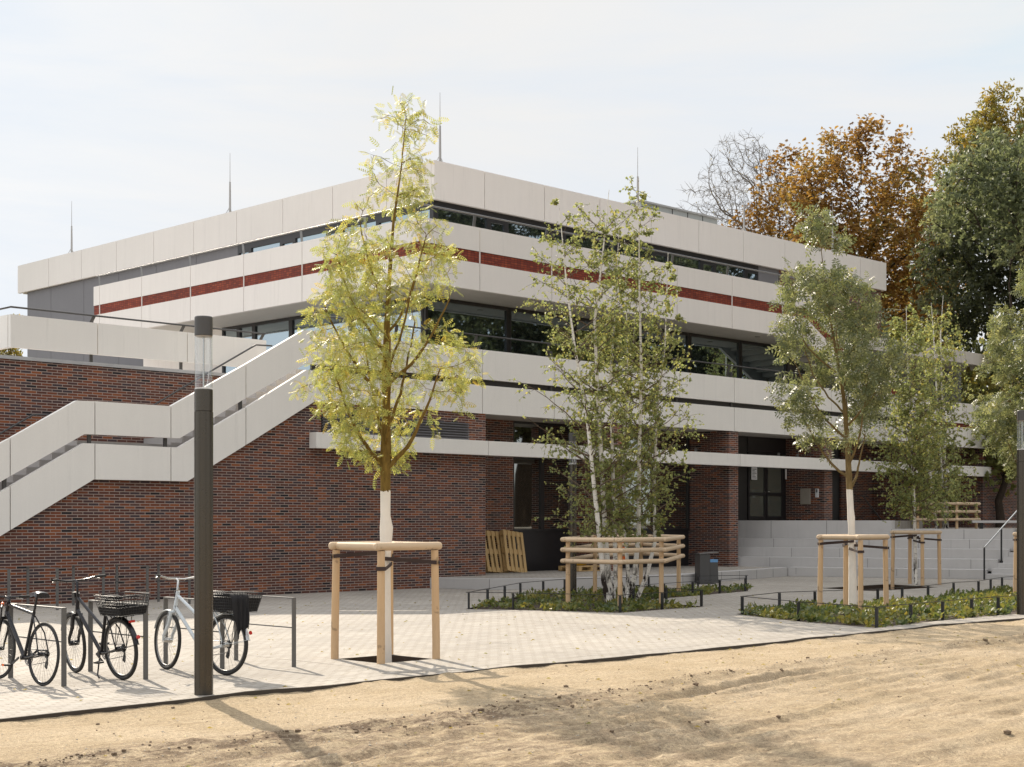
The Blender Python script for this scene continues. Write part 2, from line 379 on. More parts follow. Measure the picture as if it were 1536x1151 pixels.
# --- windows: frame = part, pane = sub-part
def window_u(u0,u1,z0,z1,v,mat_='glass',fw=.07,bottom=.07,top=.07,name='window'):
    b=MB(); b.box(u0,u0+fw,v,v+.10,z0,z1); b.box(u1-fw,u1,v,v+.10,z0,z1)
    b.box(u0+fw,u1-fw,v,v+.10,z0,z0+bottom); b.box(u0+fw,u1-fw,v,v+.10,z1-top,z1)
    w=part(b,name,M['frame']); p=MB(); p.box(u0+fw-.004,u1-fw+.004,v+.05,v+.07,z0+bottom-.004,z1-top+.004)
    p.build('pane',M[mat_],w,BO); return w
def window_v(v0,v1,z0,z1,u,mat_='glass',fw=.07,bottom=.07,top=.07):
    b=MB(); b.box(u,u+.10,v0,v0+fw,z0,z1); b.box(u,u+.10,v1-fw,v1,z0,z1)
    b.box(u,u+.10,v0+fw,v1-fw,z0,z0+bottom); b.box(u,u+.10,v0+fw,v1-fw,z1-top,z1)
    w=part(b,'window',M['frame']); p=MB(); p.box(u+.05,u+.07,v0+fw-.004,v1-fw+.004,z0+bottom-.004,z1-top+.004)
    p.build('pane',M[mat_],w,BO); return w
# top floor right: wide + narrow panes
TB,TT=8.42,11.775
u=31.46
window_u(31.46,33.78,TB,TT,34.95,top=.24,fw=.10)
u=33.78
k=0
while u<49.0:
    window_u(u,u+.80,TB,TT,34.95,top=.34,fw=.10); u+=.80
    e=min(u+1.99,49.95)
    if k<5: window_u(u,e,TB,TT,34.95,top=.24,fw=.09)
    else: fpanel(u,e,TB,TT,34.97,.1,M['clad'],'cladding_panel')
    u=e; k+=1
b=MB(); b.box(49.95,57.6,34.96,35.3,TB,11.785); part(b,'brick_wall',M['brick'])
# top floor left
b=MB(); b.box(31.36,31.46,34.95,35.06,TB,TT); part(b,'corner_post',M['frame'])
v=35.06
for k in range(4):
    window_v(v,v+1.86,TB,TT,31.36,top=.24); window_v(v+1.86,v+2.63,TB,TT,31.36,top=.34,fw=.09); v+=2.63
vv=v
while vv<61.6:
    e=min(vv+2.8,61.72); spanel(vv,e,5.0,11.775,31.42,.3,M['clad'],'cladding_panel'); vv=e
# --- upper balcony: slab, parapet with brick band
b=MB(); b.box(25.68,57.0,29.16,34.9,7.93,8.40); part(b,'balcony_slab',M['soffit'])
b=MB(); b.box(25.68,31.3,34.9,45.4,7.93,8.40); part(b,'balcony_slab',M['soffit'])
UE=43.0
us=[25.53,27.69]+[27.69+2.79*k for k in range(1,6)]+[UE]
for a,c in zip(us,us[1:]):
    a2=a-g if a<25.6 else a
    fpanel(a2,c,8.945,9.58,29.0,.12); fpanel(a2,c,7.90,8.625,29.0,.12)
b=MB(); b.box(25.555,UE,29.02,29.115,8.62,8.95); part(b,'brick_band',M['brick_red'])
for a in us[1:-1]:
    b=MB(); b.box(a-.014,a+.014,28.995,29.05,8.626,8.944); part(b,'band_joint',M['panel'])
vs=[29.12,31.15,33.97,36.80,39.63,42.45,45.10,45.5]
for a,c in zip(vs,vs[1:]):
    spanel(a,c,8.945,9.58,25.53,.12); spanel(a,c,7.90,8.625,25.53,.12)
b=MB(); b.box(25.55,25.645,29.125,45.49,8.62,8.95); part(b,'brick_band',M['brick_red'])
for a in vs[1:-1]:
    b=MB(); b.box(25.525,25.56,a-.014,a+.014,8.626,8.944); part(b,'band_joint',M['panel'])
b=MB(); b.box(25.64,31.3,45.40,45.5,7.9,9.58); part(b,'facade_panel',P_)
# hand rails on the parapets
b=MB(); pts=[(25.6,45.4,9.93),(25.6,29.08,9.93),(UE,29.08,9.93)]
for p,q in zip(pts,pts[1:]): b.tube([p,q],.022,8)
part(b,'handrail',M['steel'])
for a in us[1:]:
    b=MB(); b.bar((a-.15,29.10,9.5),(a-.10,29.08,9.93),.10,.012,(0,1,0)); part(b,'rail_bracket',M['steel'])
for a in vs[1:-1]:
    b=MB(); b.bar((25.62,a+.10,9.5),(25.6,a+.15,9.93),.10,.012,(1,0,0)); part(b,'rail_bracket',M['steel'])
# soffit lamps
for u in (30.4,35.9,41.4):
    b=MB(); b.lathe([(.09,7.915),(.09,7.932)],14,(u,29.85,0)); b.lathe([(.0,7.915),(.09,7.915)],14,(u,29.85,0)); part(b,'downlight',M['steel'])
# sloping parapet going down at the right end (two flights with a landing)
def slope_strip(zlo,zhi,v,th,m,name):
    xs=[(UE,0),(47.0,-2.05),(48.15,-2.05),(50.8,-3.38)]
    poly=[(u,v,zlo+d) for u,d in xs]+[(u,v,zhi+d) for u,d in xs[::-1]]
    b=MB(); b.prism(poly,(0,th,0)); part(b,name,m)
slope_strip(8.945,9.58,29.0,.12,P_,'sloping_panel'); slope_strip(7.90,8.625,29.0,.12,P_,'sloping_panel'); slope_strip(8.63,8.94,29.015,.10,M['brick_red'],'brick_band')
b=MB()
for k in range(20):
    u=UE+.05+.385*k
    b.box(u,u+.39,29.2,30.6,8.2-.165*k-.2,8.2-.165*k)
part(b,'balcony_stair',M['soffit'])
# --- middle floor glazing
MZ0,MZ1=5.28,7.92
ms=[27.33]+[30.57+2.79*k for k in range(6)]
for a,c in zip(ms,ms[1:]): window_u(a+.02,c,MZ0,MZ1,30.80,fw=.085,top=.10)
vs=[30.90,34.07,36.95,38.87,39.7,40.6]
for a,c in zip(vs,vs[1:]): window_v(a,c,MZ0,MZ1,27.33,fw=.085,top=.10)
spanel(40.6,45.4,MZ0,MZ1,27.36,.2,P_)
b=MB(); b.box(44.6,57.3,31.0,31.1,MZ0,MZ1); part(b,'grey_wall',M['clad'])
for u in (45.9,48.6): 
    b=MB(); b.box(u,u+.22,30.7,30.99,MZ0,MZ1); part(b,'column',M['panel'])
b=MB(); b.box(29.2,29.4,46.5,57.5,5.1,7.05); part(b,'terrace_screen',P_)
# --- lower balcony
b=MB(); b.box(22.2,60.0,29.10,30.85,4.63,5.28); part(b,'balcony_slab',M['soffit'])
LO=M['panel_low']
us=[22.16,24.95]+[24.95+2.79*k for k in range(1,13)]
for a,c in zip(us,us[1:]):
    fpanel(a,c,4.61,5.37,28.95,.12,LO)
    if a>22.3: fpanel(a,c,5.53,6.32,28.95,.12,LO)
b=MB(); b.box(22.2,49.6,29.075,29.099,5.3,5.6); part(b,'shadow_gap',M['joint'])
b=MB(); b.box(49.6,58.3,29.0,29.099,5.35,5.55); part(b,'brick_band',M['brick_red'])
for a in us[1:]:
    b=MB(); b.box(a-.10,a-.03,29.0,29.07,5.3,6.5); part(b,'panel_post',M['railpaint'])
b=MB(); b.tube([(21.9,29.08,6.72),(58.4,29.08,6.72)],.022,8); part(b,'handrail',M['railpaint'])
for a in us[1:-1]:
    b=MB(); b.bar((a-.15,29.12,6.28),(a-.10,29.08,6.72),.10,.012,(0,1,0)); part(b,'rail_bracket',M['railpaint'])
# --- ground floor brick: piers, recessed walls
def brickbox(u0,u1,v0,v1,z0,z1,name='brick_pier'):
    return part(wallbox(u0,u1,v0,v1,z0,z1),name,M['brick'])
ZS=4.625
brickbox(22.2,27.9,29.0,30.55,0,ZS,'brick_wall')
for a in (33.0,38.67,44.1,49.7): brickbox(a,a+.5,29.0,30.7,0,ZS)
brickbox(27.9,30.5,30.55,31.0,0,ZS,'brick_wall'); brickbox(47.6,49.7,30.55,31.0,0,ZS,'brick_wall')
brickbox(50.2,55.4,30.55,31.0,0,ZS,'brick_wall'); brickbox(55.4,72,29.04,31.0,0,ZS,'brick_wall')
b=MB(); b.box(58.4,72,29.0,31.0,ZS,5.0); part(b,'coping',M['panel_low'])
# louvre grilles
for u0,u1 in ((22.37,24.72),(24.9,27.25)):
    lb=MB(); lb.box(u0,u1,28.985,28.999,3.86,4.34); lo=part(lb,'louvre_grille',M['dark'])
    sl=MB()
    for k in range(7):
        z=3.89+k*.067; sl.obox(((u0+u1)/2,28.955,z),((u1-u0)/2-.01,0,0),(0,.028,-.022),(0,.004,.005))
    sl.build('slat',M['clad'],lo,BO)
# canopy band
cs=[22.0,27.74,33.32,38.90,44.48,50.06,55.5]
for a,c in zip(cs,cs[1:]): fpanel(a-(.006 if a<50 else 0),c+.006-.004,3.49,3.87,28.72,.27,LO,'canopy_beam')
b=MB(); b.box(27.95,55.3,29.0,29.12,3.5,3.86); part(b,'canopy_back',M['panel_low'])
# clips on the band
for u in (24.2,29.8,31.0,36.8,41.2,42.3,46.8):
    b=MB()
    for k in (-.05,0,.05): b.box(u+k-.006,u+k+.006,28.85,28.87,3.87,3.99)
    part(b,'clip',M['steel'])
# glazing in the recesses
def glazing(u0,u1,z0=.28,z1=ZS,sill=1.15,n=2):
    b=MB(); b.box(u0,u1,30.62,30.72,z0,z0+sill); part(b,'dark_panel',M['frame'])
    w=(u1-u0)/n
    for i in range(n):
        window_u(u0+i*w,u0+(i+1)*w,z0+sill,3.62,30.58,'shopglass',.07)
        window_u(u0+i*w,u0+(i+1)*w,3.62,z1,30.58,'shopglass',.07)
glazing(30.5,33.0,n=2); glazing(33.5,38.67,n=3)
# entrance doors of bay three
def door(u0,u1,z0,z1,v=30.56,handle=1):
    b=MB(); f=.09
    b.box(u0,u0+f,v,v+.08,z0,z1); b.box(u1-f,u1,v,v+.08,z0,z1); b.box(u0+f,u1-f,v,v+.08,z0,z0+.14)
    b.box(u0+f,u1-f,v,v+.08,z1-.12,z1); b.box(u0+f,u1-f,v,v+.08,z0+.86,z0+.96)
    d=part(b,'door',M['frame'])
    p=MB(); p.box(u0+f-.003,u1-f+.003,v+.04,v+.055,z0+.137,z0+.863); p.build('pane',M['doorglass'],d,BO)
    p=MB(); p.box(u0+f-.003,u1-f+.003,v+.04,v+.055,z0+.957,z1-.117); p.build('pane',M['doorglass'],d,BO)
    hu=u1-.05 if handle<0 else u0+.05
    h=MB(); h.tube([(hu,v,z0+1.0),(hu,v-.06,z0+1.0),(hu+handle*.13,v-.06,z0+1.0)],.011,8); h.build('handle',M['chrome'],d,BO)
    return d
D0=1.75
d1=door(41.86,42.88,D0,D0+2.35,handle=-1); door(42.90,43.92,D0,D0+2.35,handle=1)
b=MB(); b.box(42.02,42.34,30.545,30.556,D0+1.40,D0+1.83); s_=b.build('paper_notice',M['paper'],d1,BO)
b=MB()
for k in range(7): b.box(42.06,42.30-.05*(k%3),30.541,30.5445,D0+1.45+.05*k,D0+1.468+.05*k)
b.build('notice_text',M['ink'],d1,BO)
b=MB(); b.box(39.17,41.84,30.60,30.7,.28,ZS); part(b,'dark_panel',M['frame'])
b=MB(); b.box(41.84,44.09,30.58,30.68,D0+2.36,ZS); part(b,'dark_panel',M['frame'])
b=MB(); b.box(43.93,44.09,30.58,30.68,.28,D0+2.36); part(b,'dark_panel',M['frame'])
door(44.75,45.75,D0,D0+2.35,handle=-1); door(45.77,46.77,D0,D0+2.35,handle=1)
b=MB(); b.box(44.6,47.6,30.64,30.72,.28,ZS); part(b,'dark_panel',M['frame'])
# meter box and intercom on the brick return
b=MB(); b.box(44.05,44.10,29.55,29.95,2.32,2.86); part(b,'meter_box',M['beige'])
b=MB(); b.box(44.06,44.10,29.22,29.34,2.55,2.85); ic=part(b,'intercom',M['paper']); b=MB(); b.box(44.055,44.061,29.25,29.31,2.72,2.83); b.build('speaker',M['ink'],ic,BO)
b=MB(); b.lathe([(.0,3.55),(.035,3.55),(.035,3.2),(0,3.2)],10,(43.98,30.5,0)); part(b,'wall_lamp',M['panel'])
# --- terrace beside the building: upper wall, floor, parapet
def pv(x,y,v):                      # point of the facade plane v seen at survey pixel (x, y) -> (u, z)
    a=(x-768.0)/F; d=v/(CO-SI*a); return d*(SI+CO*a), EYE+(HZ-y)/F*d
TO=(14.0,31.0,0.0)
TW=uthing('terrace_wall','dark brick retaining wall carrying the roof terrace behind the outdoor staircase','wall',*TO)
b=MB(); b.box(8.0,24.6,31.0,31.4,0,5.28); b.build('brick_wall',M['brick'],TW,TO)
b=MB(); b.box(8.0,24.6,30.96,31.44,5.283,5.36); b.build('coping',M['leadcap'],TW,TO)
b=MB(); b.box(8.0,31.2,31.45,62.0,4.6,5.1); b.build('terrace_floor',M['step'],TW,TO)
PV=31.12
PR=uthing('terrace_parapet','white concrete terrace balustrade on steel posts above the brick wall','balustrade',16.0,PV,5.36)
pk=[pv(15.2,0,PV)[0],pv(146.5,0,PV)[0],pv(281,0,PV)[0],pv(400,0,PV)[0]]
zt,zb=pv(200,490.5,PV)[1],pv(147,532.0,PV)[1]
zt=(pv(15.2,472.2,PV)[1]+pv(400,510.1,PV)[1])/2
for a,c in zip(pk,pk[1:]):
    b=MB(); b.box(a+g,c-g,PV,PV+.12,zb,zt); b.build('facade_panel',M['panel_low'],PR)
b=MB(); b.box(pk[0]-.0,pk[0]+.12,PV+.125,PV+22,zb,zt); b.build('facade_panel',M['panel_low'],PR)
b=MB(); b.tube([(pk[0]+.05,PV+22,zt+.17),(pk[0]+.05,PV+.06,zt+.17),(pk[3],PV+.06,zt+.17)],.022,8); b.build('handrail',M['railpaint'],PR)
for a in pk[1:]:
    b=MB(); b.bar((a-.08,PV+.16,5.36),(a-.08,PV+.16,zt),.08,.03,(0,1,0)); b.bar((a-.10,PV+.16,zt-.02),(a-.05,PV+.06,zt+.17),.08,.012,(0,1,0)); b.build('post',M['railpaint'],PR)
for k in range(1,5):
    b=MB(); y=PV+.3+k*4.5; b.bar((pk[0]+.16,y,5.1),(pk[0]+.06,y,zt+.17),.08,.03); b.build('post',M['railpaint'],PR)
# --- outdoor staircase
SV=28.86
ST=uthing('outdoor_staircase','outdoor staircase with pale concrete balustrade panels climbing the brick wall to the terrace','staircase',14.0,28.9,0.0)
def pl(pts): return [pv(x,y,SV) for x,y in pts]
ut=pl([(0,665.5),(16.6,656.7),(115.3,601),(142.3,602),(256.4,609.4),(369,546.4),(455.9,495.2)])
ub=pl([(0,723.2),(126.6,651.5),(142.3,651.8),(256.4,657.1),(269.7,657.7),(369,597.3),(459.7,545.3)])
lt=pl([(0,738.8),(126,665),(141,665.5),(255,671),(268.7,671.3),(368.5,612),(459.8,555)])
lb_=pl([(0,804.8),(33.2,784.7),(141,719.3),(256,721.6),(281.4,722.2),(381.6,659.8),(471.5,602.7)])
def ext(L,u):                      # continue the first flight to the foot
    (u0,z0),(u1,z1)=L[0],L[1]; return [(u,z0+(u-u0)*(z1-z0)/(u1-u0))]+L
ut,ub,lt,lb_=[ext(L,9.5) for L in (ut,ub,lt,lb_)]
uend=us[0]
def clip(L,a,c):
    def at(u):
        for (p,q),(r,s) in zip(L,L[1:]):
            if p<=u<=r: return q+(s-q)*(u-p)/(r-p)
        return L[-1][1] if u>L[-1][0] else L[0][1]
    return [(a,at(a))]+[(p,q) for p,q in L if a+1e-4<p<c-1e-4]+[(c,at(c))]
ut+= [(24.95,ut[-1][1])]; ub+=[(24.95,ub[-1][1])]; lt+=[(22.16,lt[-1][1])]
js=[9.5,12.0,pv(15.5,0,SV)[0],pv(142.5,0,SV)[0],pv(256.5,0,SV)[0],pv(369,0,SV)[0],22.16,24.95]
for a,c in zip(js,js[1:]):
    for top,bot in ((ut,ub),(lt,lb_)):
        if top is lt and a>22: continue
        A=clip(bot,a+g,c-g); T=clip(top,a+g,c-g)
        T=[(u,max(z,.02)) for u,z in T]; A=[(u,max(z,.02)) for u,z in A]
        if max(z for _,z in T)<.1: continue
        if top is lt and c>22.1: T=[(u,min(z,5.37)) for u,z in T]
        poly=[(u,SV,z) for u,z in A]+[(u,SV,z) for u,z in T[::-1]]
        b=MB(); b.prism(poly,(0,.12,0)); b.build('balustrade_panel',M['panel_low'],ST)
for a in js[2:7]:
    z0=clip(lt,a-.1,a)[1][1]; z1=clip(ut,a-.1,a)[1][1]
    b=MB(); b.box(a-.10,a-.02,SV+.123,SV+.17,z0-.3,z1-.1); b.build('post',M['railpaint'],ST)
# carrying brick wall under the flight
low=clip(lb_,9.5,22.2); top=clip(lt,9.5,22.2)
prof=[(u,max(.02,z)) for u,z in [(u,(clip(lb_,9.4,u)[-1][1]*.6+clip(lt,9.4,u)[-1][1]*.4)) for u in np.linspace(9.6,22.2,60)]]
b=MB(); b.prism([(9.6,29.0,0),(22.2,29.0,0)]+[(u,29.0,z) for u,z in prof[::-1]],(0,.34,0)); b.build('brick_wall',M['brick'],ST)
# steps
sb=MB(); mid=[(u,(clip(lt,9.4,u)[-1][1]*.5+clip(ub,9.4,u)[-1][1]*.5)) for u in np.arange(9.7,22.3,.29)]
for u,z in mid:
    if z>.1: sb.box(u,u+.295,29.345,30.99,z-.32,z-.02)
sb.build('step',M['step'],ST)
# inner hand rail along the wall
b=MB(); rail=[pv(x,y,30.85) for x,y in [(-20,662),(50,622),(84,622.5),(190,628),(232,607),(292,571),(384,517.5),(408,519)]]
b.tube([(u,30.85,z) for u,z in rail],.022,8); b.build('handrail',M['railpaint'],ST)
# ------------------------------------------------------------------ platform and seating steps
PF=thing('stone_platform','low concrete platform of long blocks in front of the brick piers','platform',W(32,28))
def Wl(pts): return [W(u,v) for u,v in pts]
pf=[(27.92,29.35),(25.9,29.0),(26.3,27.2),(28.0,26.05),(32.2,25.7),(39.45,27.25),(39.6,30.5),(27.92,30.52)]
b=MB(); q=[W(u,v)-PF.location for u,v in pf]; b.prism([(p.x,p.y,0.003) for p in q],(0,0,.27)); b.build('block',M['step'],PF)
b=MB(); b.sheet([(p.x,p.y) for p in [W(u,v)-PF.location for u,v in [(27.93,29.36),(26.25,28.95),(26.62,27.5),(28.1,26.45),(32.2,26.1),(39.2,27.6),(39.3,30.5),(27.93,30.5)]]],z=.278); b.build('paving_top',M['paving'],PF)
jb=MB(); chain=[(26.3,27.2),(28.0,26.05),(32.2,25.7),(39.45,27.25)]
for (a,c) in zip(chain,chain[1:]):
    A,C_=W(*a)-PF.location,W(*c)-PF.location; L=(C_-A).length; n=max(1,int(L/1.2))
    for k in range(n+1):
        p=A.lerp(C_,k/max(1,n)); nrm=Vector(((C_-A).y,-(C_-A).x,0)).normalized()
        jb.obox((p.x+nrm.x*.001,p.y+nrm.y*.001,.14),(.004*(C_-A).normalized().x,.004*(C_-A).normalized().y,0),nrm*.003,(0,0,.134))
jb.build('joint',M['joint'],PF)
SA=Vector((8.67,47.06,0)); ts=Vector((.9135,-.4068,0)).normalized(); ns=Vector((-ts.y,ts.x,0))
SS=thing('seating_steps','broad grey concrete seating steps rising to the school entrance','steps',SA,math.atan2(ts.y,ts.x))
def sbox(parent,name,m,t0,t1,n0,n1,z0,z1):
    b=MB(); b.box(t0,t1,n0,n1,z0,z1); return b.build(name,m,parent)
tops=[.28,.58,.87,1.16]
for k,zt_ in enumerate(tops):
    z0=.004 if k==0 else tops[k-1]-.06
    sbox(SS,'step',M['step'],-1.9-.42*k if k else 0.0,5.95+.26*k,.65*k,.65*k+.72,z0,zt_-.004*(k%2))
    jb=MB()
    for q in range(8):
        t=.55*k%1.3+q*1.55-1.3
        if (t>0.2 or k) and t<5.9: jb.box(t-.004,t+.004,.65*k-.003,.65*k+.003,z0+.06,zt_-.006)
    jb.build('joint',M['joint'],SS)
sbox(SS,'top_block',M['step'],-3.4,2.75,2.6,3.2,1.10,1.752)
sbox(SS,'top_block',M['step'],2.754,6.5,2.6,3.2,1.10,1.478)
jb=MB()
for t in (-1.2,.65,2.75,5.0): jb.box(t-.005,t+.005,2.597,2.603,1.16,1.47 if t>2.7 else 1.748)
jb.build('joint',M['joint'],SS)
FT=tag(wallbox(0,0,0,0,0,0).build('upper_terrace',M['step']),'paved upper terrace in front of the entrance','terrace',None,'structure')
bpy.data.objects.remove(FT)
b=MB()
def Sp(t,n): return SA+ts*t+ns*n
poly=[Sp(-3.6,3.2),Sp(2.75,3.2),Sp(2.75,9),Sp(-3.6,9)]
b.prism([(p.x,p.y,.9) for p in poly],(0,0,.842))
poly=[Sp(2.76,3.2),Sp(30,3.2),Sp(30,14),Sp(2.76,14)]
b.prism([(p.x,p.y,.6) for p in poly],(0,0,.872))
tag(b.build('upper_terrace',M['paving']),'paved upper terrace behind the seating steps','terrace',None,'structure')
# walking flight at the right with small steps
WS=thing('walking_steps','narrow flight of low concrete steps at the right of the seating steps','steps',Sp(6.2,0),math.atan2(ts.y,ts.x))
for k in range(9):
    sbox(WS,'step',M['step'],-.25+.13*k+.004,6.0,.33*k,.33*k+.40,.004 if k==0 else .155*k-.03,.155*(k+1)+.0)
HR=thing('stair_handrail','bright steel handrail on dark posts beside the low walking steps','handrail',Sp(5.95,-.32),math.atan2(ts.y,ts.x))
b=MB(); b.tube([(0,0,.95),(.74,2.8,2.15)],.026,10); b.build('rail',M['chrome'],HR)
for f_,z0 in ((0.0,0),(.47,.45),(.96,1.1)):
    b=MB(); b.bar((.74*f_,2.8*f_,z0),(.74*f_,2.8*f_,.93+1.2*f_),.05,.03); b.build('post',M['black'],HR)
# ------------------------------------------------------------------ ground
VE=12.6                                    # edge between paving and sand
pits=[]
def sq(c,h,rot=TH):
    return [Vector((c[0],c[1],0))+Matrix.Rotation(rot,3,'Z')@Vector((x*h,y*h,0)) for x,y in ((-1,-1),(1,-1),(1,1),(-1,1))]
T1=Vector((-1.60,18.95,0)); T2=Vector((6.60,29.0,0)); T3=Vector((11.0,40.8,0)); T4=Vector((12.43,35.1,0))
pit1=sq(T1,.43)
pit3=[G(1231,882.5),G(1310,887),G(1408,881),G(1330,876.5)]
bed1=[G(697,914),G(765,915),G(930,919.5),G(1057,910),G(953,901.5),G(1122,887),G(1122,882),G(974,884.5),G(844,889),G(773,896)]
bed2=[G(1104,921.5),G(1192,931.8),G(1313,942.3),G(1366,936),G(1415.6,930.6),G(1461.7,926.3),G(1504.7,922.7),G(1590,916),G(1590,878),G(1505,885.5),G(1470,892.5),G(1432,895),G(1393,900.5),G(1351,903.5),G(1307,907),G(1260.7,910),G(1211.5,911.5),G(1158.8,914)]
def edge_wobble(u): return VE+.03*math.sin(u*1.7)+.05*math.sin(u*.61+1)+.015*math.sin(u*5.1)
outer=[W(u,edge_wobble(u)) for u in np.arange(-20,60,.5)]+[W(90,13.5),W(90,60),W(-20,60)]
b=MB(); b.sheet([(p.x,p.y) for p in outer],[[(p.x,p.y) for p in L] for L in (pit1,pit3,bed1,bed2)],0.0)
tag(b.build('plaza_paving',M['paving']),'pale block paved plaza in front of the building','paving',None,'structure')
def pit(poly,name,label,z=-.09,m='soil'):
    b=MB(); n=len(poly); P=[(p.x,p.y) for p in poly]
    b.sheet(P,(),z)
    b.add([(x,y,z) for x,y in P]+[(x,y,-.001) for x,y in P],[(i,(i+1)%n,(i+1)%n+n,i+n) for i in range(n)])
    return tag(b.build(name,M[m]),label,'soil',None,'structure')
pit(pit1,'tree_pit','square dark soil pit round the trunk in the front wooden frame')
pit(pit3,'tree_pit','long dark soil pit in front of the seating steps',-.12)
pit(bed1,'planting_bed','dark soil of the forked bed below the birches',-.03)
pit(bed2,'planting_bed','dark soil of the long bed beside the sand',-.03)
# edging strip
b=MB(); us_=list(np.arange(-8,40,.35))
pts=[W(u,edge_wobble(u)-.012+.012*math.sin(u*3.7),.002+.010*math.sin(u*2.3)*math.sin(u*.9)) for u in us_]
ring=[]
for i,p in enumerate(pts):
    t=(pts[min(i+1,len(pts)-1)]-pts[max(i-1,0)]).normalized(); n_=Vector((t.y,-t.x,0))
    ring+= [p-n_*.008+Vector((0,0,-.12)),p-n_*.008+Vector((0,0,.012)),p+n_*.008+Vector((0,0,.010)),p+n_*.012+Vector((0,0,-.12))]
b.add(ring,[(i*4+k,i*4+k+1,(i+1)*4+k+1,(i+1)*4+k) for i in range(len(pts)-1) for k in range(3)])
tag(b.build('edging_strip',M['edging']),'black rubber edging strip between the paving and the sand','edging',None,'structure')
# sand: one displaced sheet near, rough ground beyond
def fbm(x,y,o=4,s=1.0):
    t=0;a=1.0;f=s
    for _ in range(o):
        t+=a*mnoise.noise(Vector((x*f,y*f,.3))); a*=.5; f*=2.1
    return t
def sand_z(u,v):
    z=-.04+.016*fbm(u,v,3,.5)+.010*fbm(u,v,3,2.2)+.007*fbm(u,v,2,7.0)
    rc=10.25+.16*math.sin(u*.5)+.05*(u-9)*(1 if u>9 else .3)+.22*fbm(u,1.3,2,.8)
    d=v-rc
    ridge=math.exp(-(d/.22)**2)
    z+=ridge*(.02+.05*abs(fbm(u,v,4,3.0)))
    soil=math.exp(-((d+.12)/.42)**2)*min(1,max(.25,(14.5-u)/5))
    if d<0:
        k=min(1,-d/.5)
        z+=k*(-.03+.026*math.sin((v-.10*u+.25*math.sin(u*.35))*17+1.5*fbm(u,v,2,.4))*max(0,min(1,.45+1.8*fbm(u+7,v,2,.35)))+.014*math.sin((v+.22*u)*40)*max(0,min(1,2*fbm(u*1.0,v+3,2,.4)))+.018*fbm(u,v,4,4.5))
        soil=max(soil,k*max(.18,.72*max(0,min(1,(13-u)/5))))
    for c0 in (5.6,7.2,7.75,9.25):
        dv=abs(v-(c0+.11*(u-9)+.22*math.sin(u*.33+c0)))
        if dv<.34:
            f=max(0,min(1,.75+.9*fbm(u*.6,c0,2,.5))); a=max(0,min(1,(.17-dv)/.05)); z+=f*(-.030*a+.020*math.exp(-((dv-.20)/.05)**2)+.006*a*math.sin(dv*75))
    e=max(0,1-(VE-v)/.55)
    z+=e*e*(.024+.020*fbm(u,v,3,1.6))
    return z, soil
Vs=[]; So=[]; ua=np.concatenate([np.arange(1.5,17,.05),np.arange(17,30,.09)]); va=np.concatenate([np.arange(2.5,6.5,.09),np.arange(6.5,12.72,.042)])
for v in va:
    for u in ua:
        ve=edge_wobble(u)-.01; vv=min(v,ve)
        z,s=sand_z(u,vv); p=W(u,vv,z); Vs.append((p.x,p.y,p.z)); So.append(s)
nu=len(ua); fs=[(j*nu+i,j*nu+i+1,(j+1)*nu+i+1,(j+1)*nu+i) for j in range(len(va)-1) for i in range(nu-1)]
me=bpy.data.meshes.new('sandy_ground'); me.from_pydata(Vs,[],fs); me.polygons.foreach_set('use_smooth',[True]*len(fs))
at=me.attributes.new('soil','FLOAT','POINT'); at.data.foreach_set('value',So); me.materials.append(M['sand'])
so=bpy.data.objects.new('sandy_ground',me); COL.objects.link(so); tag(so,'bare sandy ground with tyre tracks in front of the plaza','ground',None,'structure')
b=MB(); S=900.0; b.box(-S,S,-S,S,-.9,-.25)
tag(b.build('terrain',M['grassland']),'rough open ground all round the site','ground',None,'structure')
b=MB(); b.sheet([(p.x,p.y) for p in (W(-60,-40),W(90,-40),W(90,13.4),W(30.1,12.6),W(30,2.6),W(1.6,2.6),W(1.6,12.6),W(-60,12.6))],(),-.06)
o=b.build('sand_yard',M['sand']); tag(o,'outer part of the sandy yard','ground',None,'structure')
# clods and pebbles
rng=random.Random(5)
b=MB()
def clod(p,r,sq_=.6):
    vs=[];n=6
    for i in range(4):
        ph=math.pi*i/3
        for k in range(n):
            a=2*math.pi*k/n+i*.3; q=r*math.sin(ph)*rng.uniform(.75,1.2) if 0<i<3 else .001
            vs.append((p[0]+q*math.cos(a),p[1]+q*math.sin(a),p[2]+r*sq_*-math.cos(ph)))
    b.add(vs,[(i*n+k,i*n+(k+1)%n,(i+1)*n+(k+1)%n,(i+1)*n+k) for i in range(3) for k in range(n)])
for _ in range(3000):
    u=rng.uniform(2,24)
    if rng.random()<.7:
        rc=10.25+.16*math.sin(u*.5)+.05*(u-9)*(1 if u>9 else .3)+.22*fbm(u,1.3,2,.8); v=rc+rng.gauss(-.12,.17)*(1+.8*math.sin(u*3.1))
        if u>15 and rng.random()<.7: continue
    else: v=rng.uniform(5.0,12.4)
    if v>12.45: continue
    z,s=sand_z(u,v); r=min(.04,.0036*math.exp(rng.gauss(.15,.75)))
    p=W(u,v,z+r*.25); clod(p,r)
tag(b.build('soil_clods',M['clod']),'small dark clods scattered over the sand','clods',None,'stuff')
b=MB()
for _ in range(5000):
    u=rng.uniform(3,20); v=10.1+rng.gauss(-.5,1.1)
    if not 6<v<12.4: continue
    r=min(.014,.0035*math.exp(rng.gauss(.1,.5))); clod(W(u,v,sand_z(u,v)[0]+r*.3),r)
tag(b.build('pebbles',M['stone']),'small pale pebbles scattered over the sand','pebbles',None,'stuff')
